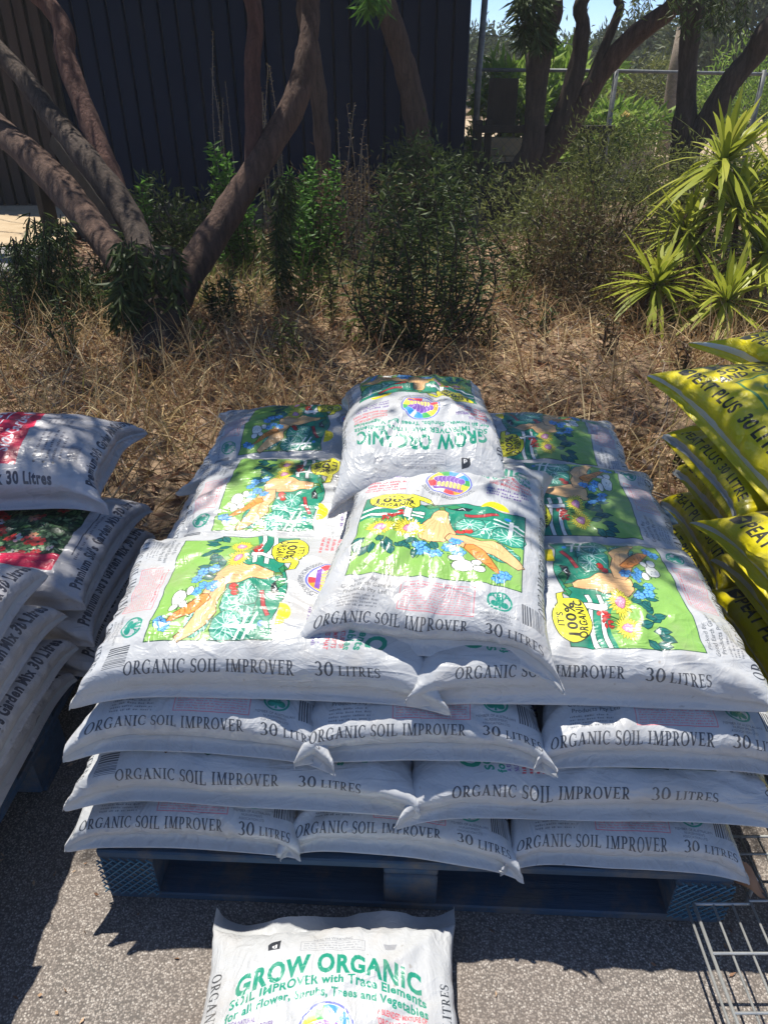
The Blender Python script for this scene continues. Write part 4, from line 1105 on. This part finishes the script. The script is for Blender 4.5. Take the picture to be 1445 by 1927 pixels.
for px_, y0, y1, Y, w_, n_, lb in ((715, 745, 345, 3.95, 120, 17, 'tall dark narrow-leaved shrub in the middle behind the stack, left clump'),
                               (782, 750, 295, 3.8, 150, 22, 'tallest dark narrow-leaved shrub in the middle behind the stack, centre clump'),
                               (852, 735, 350, 4.05, 130, 18, 'dark narrow-leaved shrub in the middle behind the stack, right clump')):
    upright('shrub', lb, 'shrub', px_, y0, y1, Y, w_, n_, M['leaf_dark'], (.04, .13), .011, 72, lean=.6)
WL = [(40, 655, 500, 4.0, 80, 7, 'leaf_dark', 'dark weed low at the left edge above the crimson bag'), (130, 700, 560, 3.7, 60, 6, 'leaf_dark', 'dark weed between left edge and forked tree foot'),
      (385, 700, 610, 3.7, 50, 5, 'leaf_olive', 'small olive weed right of the forked tree foot'), (455, 650, 520, 4.4, 50, 6, 'leaf_dark', 'dark weed left of the hanging leaf curtain'),
      (548, 735, 600, 3.5, 40, 5, 'leaf_olive', 'olive weed in dry grass behind the back left bag'), (610, 640, 505, 4.6, 60, 7, 'leaf_paleyel', 'sunny pale weed right of the leaf curtain'),
      (905, 690, 590, 3.9, 60, 6, 'leaf_olive', 'olive weed just right of the dark middle shrubs'), (960, 620, 480, 4.7, 60, 8, 'leaf_olive', 'feathery olive weed in front of the rounded olive bush'),
      (1130, 700, 600, 3.8, 70, 6, 'leaf_brown', 'withered brown weed before the rosettes'), (1010, 660, 560, 4.2, 70, 8, 'leaf_dark', 'dark weed below the rounded olive bush'),
      (1270, 730, 640, 3.5, 60, 6, 'leaf_brown', 'withered brown weed behind the yellow corner bag'), (300, 745, 650, 3.4, 50, 5, 'leaf_brown', 'withered weed in front of the forked tree foot'),
      (220, 620, 520, 4.4, 60, 6, 'leaf_olive', 'olive weed left against the forked tree foot'), (660, 690, 590, 4.0, 50, 5, 'leaf_paleyel', 'pale green weed left of the dark middle shrubs')]
for px_, y0, y1, Y, w_, n_, m_, lb in WL:
    upright('weed', lb, 'weed', px_, y0, y1, Y, w_, n_, M[m_], (.04, .09), .012, 80, lean=.5, group=G_W)
upright('weed', 'thin green weed standing alone left of the dark middle shrubs', 'weed', 632, 700, 470, 4.3, 26, 4, M['leaf_olive'], (.05, .09), .014, 90, group=G_W)
upright('weed', 'pale thin weed between the hanging curtain and the dark shrubs', 'weed', 575, 660, 500, 4.6, 50, 6, M['leaf_paleyel'], (.05, .09), .016, 80, group=G_W)
upright('weed', 'small green weed in the gap between the stack and yellow bags', 'weed', 1250, 960, 830, 2.5, 30, 4, M['leaf_olive'], (.03, .05), .010, 90, group=G_W)
upright('seedhead_weed', 'tall dry weed with forked bare seed stalks before the shed', 'weed', 672, 520, 195, 5.6, 80, 9, M['leaf_brown'], (.02, .05), .006, 45, stem=M['timber'], group=G_W)
upright('seedhead_weed', 'feathery dry seed heads showing between the two upright stems', 'weed', 520, 420, 120, 5.7, 44, 9, M['leaf_brown'], (.015, .03), .006, 120, stem=M['timber'], group=G_W)
upright('seedhead_weed', 'faint dry seed stalk left of the red upright stem', 'weed', 444, 420, 60, 6.3, 36, 6, M['leaf_brown'], (.015, .03), .006, 90, stem=M['timber'], group=G_W)
bush('bush', 'withered brown bush leaning below the pale tree', 'bush', 650, 400, 6.0, .42, .35, .34, 2400, M['leaf_brown'], (.03, .06), .010, 60)
bush('bush', 'dark green bush at the foot of the shed in the middle', 'bush', 820, 350, 6.9, .55, .4, .35, 3000, M['leaf_dark'], (.04, .08), .018, 60)
bush('bush', 'dark low bush against the shed behind the left fork', 'bush', 330, 420, 6.4, .5, .35, .32, 2400, M['leaf_dark'], (.05, .09), .02, 50)
bush('bush', 'rounded olive bush with yellow-green edge right of the dark shrubs', 'bush', 1010, 445, 5.4, .40, .4, .40, 5200, M['leaf_olive'], (.03, .06), .009, 90)
bush('bush', 'large fine-leaved olive bush below the fence at right', 'bush', 1165, 365, 6.0, .72, .5, .40, 9000, M['leaf_olive'], (.03, .06), .008, 150)
bush('bush', 'dark brown withered core of a bush in front of the olive one', 'bush', 1090, 500, 5.0, .42, .35, .42, 4600, M['leaf_brown'], (.03, .07), .010, 90)
bush('bush', 'green bush behind the strap-leaved plants at far right', 'bush', 1330, 420, 5.6, .6, .5, .5, 5000, M['leaf_olive'], (.04, .07), .012, 90)
bush('bush', 'dark shaded bush low beneath the rosettes', 'bush', 1200, 560, 4.6, .36, .3, .34, 2800, M['leaf_brown'], (.03, .06), .010, 60)
bush('bush', 'tangled dark weeds around the left tree foot', 'bush', 170, 600, 4.5, .55, .3, .25, 3600, M['leaf_dark'], (.05, .09), .012, 70)
# yard plants beyond the fence
bush('shrub', 'broad-leaved bright green shrub behind the fence left of the stems', 'shrub', 965, 185, 10.2, .42, .4, .36, 900, M['leaf_paleyel'], (.16, .26), .06, 50)
bush('shrub', 'broad-leaved bright green shrub behind the three-stemmed tree', 'shrub', 1065, 175, 10.6, .45, .4, .36, 900, M['leaf_paleyel'], (.16, .26), .06, 50)
bush('shrub', 'low broad-leaved shrub beside the cream flower', 'shrub', 1135, 245, 9.6, .55, .4, .24, 1100, M['leaf_paleyel'], (.14, .24), .055, 50)
bush('shrub', 'pale yellowish tall shrub beyond the fence rail', 'shrub', 1180, 185, 12.5, .8, .5, .42, 4200, M['leaf_olive'], (.06, .12), .022, 80)
bush('shrub', 'yellow-green shrub beyond the fence at far right', 'shrub', 1390, 190, 11, .8, .5, .5, 4200, M['leaf_paleyel'], (.06, .11), .02, 80)
bush('shrub', 'weedy green strip plant between shed corner and fence post', 'shrub', 893, 275, 9.6, .12, .3, .32, 700, M['leaf_paleyel'], (.05, .1), .015, 20)
fl = empty('flower', at(1176, 222, Y=9.4)); tag(fl, 'single cream flower head above the low broad shrub', 'flower')
n = 34; D = nrm(NR.normal(size=(n, 3))+[0, -.3, .6]); emit('petal', [leaf_arrays(np.zeros((n, 3)), D, .085, .04)], M['flower'], fl)
mb = MB(); mb.tube([(0, 0, -.35), (.01, 0, -.15), (0, 0, 0)], .006, 5); mb.build('stem', M['leaf_olive'], fl)

# far trees
for i, (px_, py_, Y, rx, rz_, lb) in enumerate((
    (960, 140, 26, 2.6, .9, 'far bushy tree seen just right of the shed corner'), (1060, 130, 30, 2.6, 1.2, 'far grey-green tree behind the three-stemmed tree'),
    (1195, 118, 27, 1.1, 1.0, 'far round-topped tree in the sky gap left of the grey post'), (1140, 150, 24, 2.2, .8, 'far low tree row piece above the fence rail'),
    (1250, 150, 31, 1.9, .7, 'far low tree behind the grey timber post'), (1395, 70, 20, 1.3, 1.5, 'tall loose far tree at the upper right corner'), (1470, 80, 24, 3, 3, 'far tree at the right edge of the view'),
    (1330, 125, 26, 2.0, 1.0, 'far tree seen behind the black trunk'), (900, 125, 30, 2.0, 1.0, 'far tree peeping past the shed corner'))):
    bush('far_tree', lb, 'tree', px_, py_, Y, rx, 1.2, rz_, 5200, M['leaf_far'], (.14, .28), .08, 90, group='far trees beyond the yard')

# strap-leaved rosettes
def rosette(px_, py_, Y, r, n, label, tiltx=0, mat='leaf_yucca'):
    c = at(px_, py_, Y=Y); o = empty('rosette_plant', (c.x, Y, .03)); h = c.z-.03
    q, r_ = spline([Vector((rnd.uniform(-.12, .12), rnd.uniform(-.05, .1), 0)), Vector((rnd.uniform(-.06, .06), 0, h*.5)), Vector((0, 0, h))], [.024, .019, .015], 5)
    mb = MB(); mb.tube(q, r_, 8, .1); mb.build('stem', M['bark'], o, True)
    az = NR.rand(n)*6.283; el = np.radians(np.concatenate([NR.uniform(-25, 25, n//2), NR.uniform(15, 85, n-n//2)]))
    D = np.stack([np.cos(az)*np.cos(el), np.sin(az)*np.cos(el), np.sin(el)], 1); D[:, 0] += tiltx
    side = nrm(np.stack([-np.sin(az), np.cos(az), az*0], 1))
    ln = r*NR.uniform(.75, 1.1, n)
    V, F = ribbons(np.tile([0, 0, h-.02], (n, 1))+NR.normal(size=(n, 3))*.008, D, ln, .030*r/.34, NR.uniform(.08, .5, n), 6, side)
    V[:, 2] = V[:, 2]
    emit('strap_leaf', [(V, F)], M[mat], o)
    tag(o, label, 'rosette plant', 'strap-leaved rosette plants at the right')
rosette(1362, 300, 4.9, .50, 90, 'topmost strap-leaved rosette at the right edge, catching the sun', .1)
rosette(1385, 388, 4.7, .42, 84, 'sunlit rosette directly below the topmost one')
rosette(1235, 530, 4.35, .37, 90, 'round rosette furthest left, hanging low over dry grass')
rosette(1368, 560, 4.2, .38, 80, 'lowest rosette at right, above the yellow bags')
rosette(1290, 432, 4.8, .38, 70, 'shaded rosette between the topmost and the leftmost one')
rosette(1440, 470, 4.5, .42, 80, 'rosette half cut by the right edge of the view')
rosette(1455, 330, 5.0, .46, 80, 'rosette beyond the right edge, its leaves reaching in')

# ------------------------------------------------------------------ grasses and litter
def grass(name, label, n, xr, yr, hl, wd, mat, dens=None, droop=(.1, .7), segs=4, lean=.35):
    X = NR.uniform(*xr, n); Y = NR.uniform(*yr, n)
    keep = vnoise(X*2.3, Y*2.3, 5)+.5*vnoise(X*6, Y*6, 6) > -.25 if dens is None else NR.rand(n) < dens(X, Y)
    X, Y = X[keep], Y[keep]; n = len(X)
    B = np.stack([X, Y, np.full(n, .02)], 1)
    D = NR.normal(size=(n, 3))*[lean, lean, .1]+[0, 0, 1]
    V, F = ribbons(B, D, NR.uniform(*hl, n), NR.uniform(wd*.6, wd*1.3, n), NR.uniform(*droop, n), segs)
    o = emit(name, [(V, F)], M[mat]); tag(o, label, kind='stuff'); return o
dl = lambda X, Y: np.clip(.85-.25*(X > -.3)-.05*((X > .1) & (X < 1.2))+.3*vnoise(X*2, Y*2, 8), .12, 1)*np.clip((Y-1.9)/.6, .35, 1)
grass('dry_grass', 'tangled reddish dry grass across the garden bed', 26000, (-3.4, 3.2), (2.02, 5.0), (.18, .50), .005, 'grass_dry', dl, lean=.6)
grass('dry_grass', 'short straw-coloured grass lying in the bed', 14000, (-3.4, 3.2), (2.02, 6.5), (.07, .22), .005, 'grass_dry', dl, (.3, 1.2), 3, .9)
grass('green_grass', 'sparse green and straw grass under the sunlit shrubs', 6000, (-1.6, .6), (4.6, 6.6), (.12, .34), .006, 'grass_green', None, lean=.35)
grass('dry_grass', 'straw grass at the foot of the rosettes', 3500, (1.3, 3.0), (3.4, 5.4), (.2, .45), .005, 'grass_dry', None, lean=.4)
grass('dry_grass', 'tuft of sunlit straw between the two bag stacks', 2600, (.72, 1.5), (2.05, 2.9), (.05, .16), .004, 'grass_dry', lambda X, Y: X*0+1, (.2, 1.2), 3, .9)
grass('yard_grass', 'rough grass in the yard beyond the fence', 4000, (1.0, 6.0), (9.0, 13.0), (.08, .25), .02, 'leaf_olive', None)
n = 20000
X = NR.uniform(-3.4, 3.2, n); Y = NR.uniform(2.02, 7.5, n)
C = np.stack([X, Y, .045+.035*NR.rand(n)], 1); D = NR.normal(size=(n, 3))*[1, 1, .22]
tag(emit('leaf_litter', [leaf_arrays(C, D, NR.uniform(.035, .08, n), NR.uniform(.010, .024, n), .1)], M['litter']), 'fallen dry leaves scattered over the bed', kind='stuff')

mb = MB()
for i in range(420):
    x, y = rnd.uniform(-3, 3), rnd.uniform(2.05, 5.5); a = rnd.uniform(0, 3.14); l = rnd.uniform(.08, .45)
    p = Vector((x, y, .06)); d = Vector((math.cos(a), math.sin(a), rnd.uniform(-.05, .35)))*l
    mb.tube([p, p+d*.5+Vector((rnd.uniform(-.03, .03), 0, rnd.uniform(0, .03))), p+d], [.004, .003, .0015], 4)
tag(mb.build('fallen_twigs', M['timber']), 'bleached twigs lying in the dry grass', kind='stuff')
# ================================================================== pallets
def pallet(name, label, cx, cy, yaw, mat, D=1.165, group='blue timber pallets under the stacks'):
    o = empty(name, (cx, cy, 0), R(yaw)); tag(o, label, 'pallet', group)
    for i in range(7):
        w = .135 if i in (0, 6) else .10
        y = -D/2+w/2 if i == 0 else (D/2-w/2 if i == 6 else -D/2+.0675+i*(D-.135)/6)
        mb = MB(); mb.box((0, 0, 0), (D, w, .020), bev=.003); q = mb.build('deck_board', mat, o); q.location = (0, y, .139); q.rotation_euler = (0, R(rnd.uniform(-.15, .15)), R(rnd.uniform(-.2, .2)))
    for x in (-D/2+.05, 0, D/2-.05):
        for y in (-D/2+.07, 0, D/2-.07):
            mb = MB(); mb.box((0, 0, 0), (.10, .14, .088), bev=.004); q = mb.build('block', mat, o); q.location = (x, y, .065)
        mb = MB(); mb.box((0, 0, 0), (.10, D-.004, .018), bev=.003); q = mb.build('stringer_board', mat, o); q.location = (x, 0, .1195)
    for y in (-D/2+.05, 0, D/2-.05):
        mb = MB(); mb.box((0, 0, 0), (D-.002, .10, .019), bev=.003); q = mb.build('base_board', mat, o); q.location = (0, y, .0112)
    return o
pal = pallet('pallet', 'blue timber pallet under the white soil improver stack', PC.x, PC.y, YAW, M['pallet'])
def netting(parent, x, y0=-.583, w=.105):
    mb = MB(); h0, h1 = .022, .128; st = .017
    k = -int((h1-h0)/st)-1
    y = y0-.003
    for sgn in (1, -1):
        c = -w/2-(h1-h0)
        while c < w/2+(h1-h0):
            a = (c, h0); b = (c+sgn*(h1-h0), h1)
            f0, f1 = 0.0, 1.0
            for lim, s_ in ((-w/2, 1), (w/2, -1)):
                da, db = (a[0]-lim)*s_, (b[0]-lim)*s_
                if da < 0 and db < 0: f0 = 2
                elif da < 0: f0 = max(f0, da/(da-db))
                elif db < 0: f1 = min(f1, da/(da-db))
            if f0 < f1-.02:
                P = lambda f: Vector((x+a[0]+(b[0]-a[0])*f, y-.0015*sgn, a[1]+(b[1]-a[1])*f))
                mb.tube([P(f0), P(f1)], .0016, 4)
            c += st
    return mb.build('corner_netting', M['net'], parent)
netting(pal, -.583+.05); netting(pal, .583-.05)
pallet('pallet', 'blue pallet under the garden mix bags at the left edge', -.745-.583, 1.15, -2.0, M['pallet_old'])
pallet('pallet', 'blue pallet hidden in shade under the yellow bags', .80+.583, 1.50, 1.0, M['pallet'])

# ================================================================== white stack
ZB = [.150, .256, .361, .466, .573]
def put(u, v): return on(u, v)
# row 1
for u, lb, sd in ((-.405, 'white soil bag at the left end of the bottom row on the pallet', 1), (-.005, 'white soil bag in the middle of the bottom row on the pallet', 2), (.374, 'white soil bag at the right end of the bottom row on the pallet', 3)):
    x, y = put(u, -.305); soil(x, y, ZB[0], YAW+{1: -.5, 2: -3.0, 3: 0}[sd], lb, sd, W=.402, L=.58, T=.114, exp=3.8, zs=.24, ear=.016)
for u, r_, lb, sd in ((-.30, 90, 'white soil bag at the back left of the bottom layer, lying crosswise', 4), (.30, -90, 'white soil bag at the back right of the bottom layer, lying crosswise', 5)):
    x, y = put(u, .20); soil(x, y, ZB[0], r_+YAW, lb, sd, W=.40, L=.60, T=.112, res=.6)
# row 2
for u, r_, lb, sd in ((-.288, -90, 'white soil bag at the left of the second row up, its end catching the sun', 6), (.302, 90, 'white soil bag at the right of the second row from the bottom', 7)):
    x, y = put(u, -.375); soil(x, y, ZB[1], r_+YAW+(-.8 if sd == 6 else .6), lb, sd, W=.40, L=.60 if sd == 6 else .625, T=.114, exp=3.8, zs=.26, ear=.016)
for u, lb, sd in ((-.39, 'white soil bag at the back left of the second layer', 8), (.39, 'white soil bag at the back right of the second layer', 9)):
    x, y = put(u, .13); soil(x, y, ZB[1], 180+YAW, lb, sd, W=.40, L=.59, T=.112, res=.6)
# row 3
for u, lb, sd, rr in ((-.352, 'white soil bag at the left end of the third row, under the big top bags', 10, -1.5), (.012, 'white soil bag in the middle of the third row, under the big top bags', 11, .5), (.415, 'white soil bag at the right end of the third row, reaching the frame edge', 12, .8)):
    x, y = put(u, -.262); soil(x, y, ZB[2], YAW+rr, lb, sd, W=.412, L=.58, T=.116, exp=3.8, zs=.24, ear=.02)
for u, r_, lb, sd in ((-.30, 90, 'white soil bag at the back left of the third layer, lying crosswise', 13), (.30, -90, 'white soil bag at the back right of the third layer, lying crosswise', 14)):
    x, y = put(u, .24); soil(x, y, ZB[2], r_+YAW, lb, sd, W=.40, L=.60, T=.112, res=.6)
# top layer: three across on the left with pictures turned right, three on the right turned left
def fd(k, y0): return lambda x, y: 0*x
soil(*put(-.262, -.318), ZB[3], -90+YAW+1, 'white soil bag lying crosswise at the front left of the top layer', 20, W=.39, L=.60, T=.114, tilt=(0, 2.0), exp=3.6, ear=.012, tuck=.016, crown=.012, crease=1.8)
soil(*put(.278, -.312), ZB[3], 90+YAW+1.2, 'white soil bag lying crosswise at the front right of the top layer', 21, W=.39, L=.575, T=.116, tilt=(0, -2.0), exp=3.6, ear=.012, tuck=.016, crown=.012, crease=1.5)
soil(*put(-.235, .035), ZB[3]-.002, -90+YAW, 'white soil bag in the middle of the left column on top, glossy and half covered', 22, W=.40, L=.60, T=.112, tilt=(0, 2.0), exp=2.9, crease=2, crown=.008)
soil(*put(.262, .035), ZB[3]-.002, 90+YAW, 'white soil bag in the middle of the right column on top, in tree shade', 23, W=.40, L=.60, T=.112, tilt=(0, -2.0), exp=2.9, crease=2, crown=.008)
soil(*put(-.262, .385), ZB[3]-.004, -90+YAW+1, 'shaded white soil bag at the back of the left column on top', 24, W=.40, L=.60, T=.110, exp=2.7, crease=1.5, crown=.012)
soil(*put(.245, .365), ZB[3]-.004, 90+YAW-1, 'shaded white soil bag at the back of the right column on top', 25, W=.40, L=.60, T=.110, exp=2.7, crease=1.5, crown=.012)
# two bags on the very top
soil(.112, 1.180, ZB[4]-.010, -10, 'white soil bag lying on top at the front centre with its garden picture upright', 30, W=.405, L=.545, T=.112, tilt=(4.0, 0), exp=3.2, zs=.28, ear=.02, crease=2,
     crown=.008, bend=lambda x, y: -.014*np.clip((-y-.12)/.18, 0, 1)**2-.02*np.clip((np.abs(x)-.14)/.1, 0, 1)**2)
soil(.078, 1.575, ZB[4]+.050, 180.3, 'white soil bag on top at the back centre, its heading upside down', 31, W=.365, L=.60, T=.108, tilt=(3.6, 0), exp=2.9, zs=.28, ear=.008, crease=2.2,
     crown=.02, bend=lambda x, y: -.03*np.clip((-y-.06)/.22, 0, 1)**2-.05*np.clip((y-.13)/.17, 0, 1)**2)
# the loose one on the ground in front
o = soil(-.088, .444, 0.0, 0.6, 'white soil bag lying alone on the asphalt before the pallet', 40, W=.425, L=.60, T=.115, tilt=(2.0, 0), exp=2.6, zs=.38, ear=.012, flap=.036, crease=2.2, waist=.2, tuck=.006)
o['group'] = 'white soil improver bags'; 

# ================================================================== left pile: garden mix
GM = 'garden mix bags stacked at the left'
def mix(x, y, z, rz, label, seed, back=False, **k):
    o = make_bag('garden_mix_bag', M['mixbag_back' if back else 'mixbag'], M['seal'], k.pop('W', .42), k.pop('L', .60), k.pop('T', .118), seed, (x, y, z), rz, **k)
    return tag(o, label, 'garden mix bag', GM)
names = ['bottom', 'second', 'third', 'top']
cols = [(.62, 'near'), (1.045, 'middle'), (1.49, 'far')]
for L_ in range(4):
    for ci, (yy, cn) in enumerate(cols):
        if L_ == 3 and ci == 2: continue
        x = -1.035+(.0, .006, .008, .0)[L_]+rnd.uniform(-.012, .012)+(.06 if ci == 2 else 0)+.012
        mix(x, yy, .155+.096*L_, 90-2+rnd.uniform(-.8, .8), 'garden mix bag, %s layer, %s column of the left stack' % (names[L_], cn), 50+L_*5+ci, back=(L_ in (2, 3)), exp=3.7, tilt=(0, 0),
            res=.8, T=.100 if L_ < 3 else .108, crease=1.6, ear=.010, zs=.25, tuck=.014, waist=.3)
mix(-.995, 1.69, .452, 90+4, 'garden mix bag with crimson panel, topmost at the far end of its stack', 70, W=.41, L=.60, T=.15, exp=2.8, crown=.012, ear=.025, crease=2.2, tilt=(0, 3))

# ================================================================== right pile: peat
GP = 'yellow peat bags stacked at the right'
def peat(x, y, z, rz, label, seed, **k):
    o = make_bag('peat_bag', M['peatbag'], M['seal_grey'], k.pop('W', .40), k.pop('L', .60), k.pop('T', .118), seed, (x, y, z), rz, **k)
    return tag(o, label, 'peat bag', GP)
for L_ in range(3):
    peat(1.125+.012*L_, 1.24+.42, ZB[L_], -90, 'shaded yellow peat bag in the %s layer of the far column, right stack' % names[L_], 80+L_, L=.62, W=.42, res=.8, exp=3.5, T=.112, tuck=.016, ear=.012, zs=.18)
    peat(.985+.01*L_, 1.13, ZB[L_], 1.5, 'shaded yellow peat bag in the %s layer of the near column, right stack' % names[L_], 90+L_, res=.8, exp=3.5, T=.112, tuck=.016, ear=.012, zs=.18)
peat(1.10, 1.64, ZB[3], -88, 'dim yellow peat bag just under the top one, its end lettering dim', 84, L=.62, W=.44, exp=3.3, T=.112, tuck=.016)
peat(.955, 1.12, ZB[3]-.005, 4, 'yellow peat bag on top of the near column, cut by the frame edge', 94, T=.122, exp=3.0, ear=.03, crown=.01, zs=.2, tilt=(2, 0))
peat(1.015, 1.640, ZB[4]-.004, 8, 'yellow peat bag on top of the right stack with its corner pointing left', 95, W=.44, L=.62, T=.14, exp=2.8, ear=.05, zs=.20, crown=.01, tilt=(6, 2), crease=1.4)
peat(1.22, 1.80, ZB[4]+.062, 14, 'yellow peat bag half hidden behind the topmost corner bag', 96, W=.42, L=.60, T=.13, exp=2.8, ear=.04, tilt=(5, 2))

# ================================================================== wire rack, dead leaves, twig
rk = empty('wire_rack', (.556, .20, 0)); tag(rk, 'low galvanised wire rack on the asphalt at the lower right', 'wire rack')
ZR = .10
def wire(name, a, b, r=.0026, mat='steel'):
    mb = MB(); mb.tube([a, b], r, 6); return mb.build(name, M[mat], rk, True)
wire('frame', (0, -.5, ZR), (0, .565, ZR), .0032); wire('frame', (-.012, -.5, ZR-.004), (-.012, .565, ZR-.004), .0026); wire('frame', (.9, -.5, ZR), (.9, .70, ZR), .004)
wire('frame', (0, .565, ZR), (.10, .565, ZR), .003)
wire('frame', (.10, .70, ZR), (.9, .70, ZR), .003)
for i in range(1, 26):
    x = i*.0345; wire('long_wire', (x, -.5, ZR), (x, .565 if x < .1 else .70, ZR), .0023)
for i in range(-5, 8):
    y = .017+i*.092; wire('cross_wire', (0 if y < .56 else .1, y, ZR+.003), (.9, y, ZR+.003), .0026)
for x, y in ((0, .35), (0, -.2), (.14, .62), (.14, .39), (.52, .62), (.86, .35), (.86, -.2)):
    wire('leg', (x, y, 0), (x, y, ZR), .004)
for i, (px_, py_, s, lb) in enumerate(((1402, 1652, .075, 'orange dead leaf resting on the wire rack corner by the pallet'), (1412, 1672, .06, 'second paler dead leaf lying just below it on the rack'))):
    c = at(px_, py_, z=.118); me = MB()
    n_ = 9; a = R(-35+12*i); ps = []
    for k in range(n_):
        t_ = k/(n_-1); w_ = .22*s*math.sin(math.pi*t_**.8)*1.0; ps.append((t_*s, w_, .012*math.sin(t_*5)+w_*.5)); ps.append((t_*s, 0, .012*math.sin(t_*5))); ps.append((t_*s, -w_, .012*math.sin(t_*5)+w_*.5))
    fs = []
    for k in range(n_-1):
        for j in (0, 1): fs.append((k*3+j, k*3+j+1, k*3+j+4, k*3+j+3))
    me.add([(x-s/2, y, z) for x, y, z in ps], fs); o = me.build('dead_leaf', M['dead_leaf'], None, True); o.location = c; o.rotation_euler = (.1, .1, a)
    tag(o, lb, 'dead leaf')
# chips and bits of leaf on the asphalt
n = 420; X = NR.uniform(-1.4, 1.4, n); Y = NR.uniform(.0, 1.2, n)
tag(emit('ground_debris', [leaf_arrays(np.stack([X, Y, np.full(n, .004)], 1), NR.normal(size=(n, 3))*[1, 1, .12], NR.uniform(.006, .018, n), NR.uniform(.003, .007, n), .1)], M['litter']), 'crumbs of bark and leaf on the asphalt', kind='stuff')
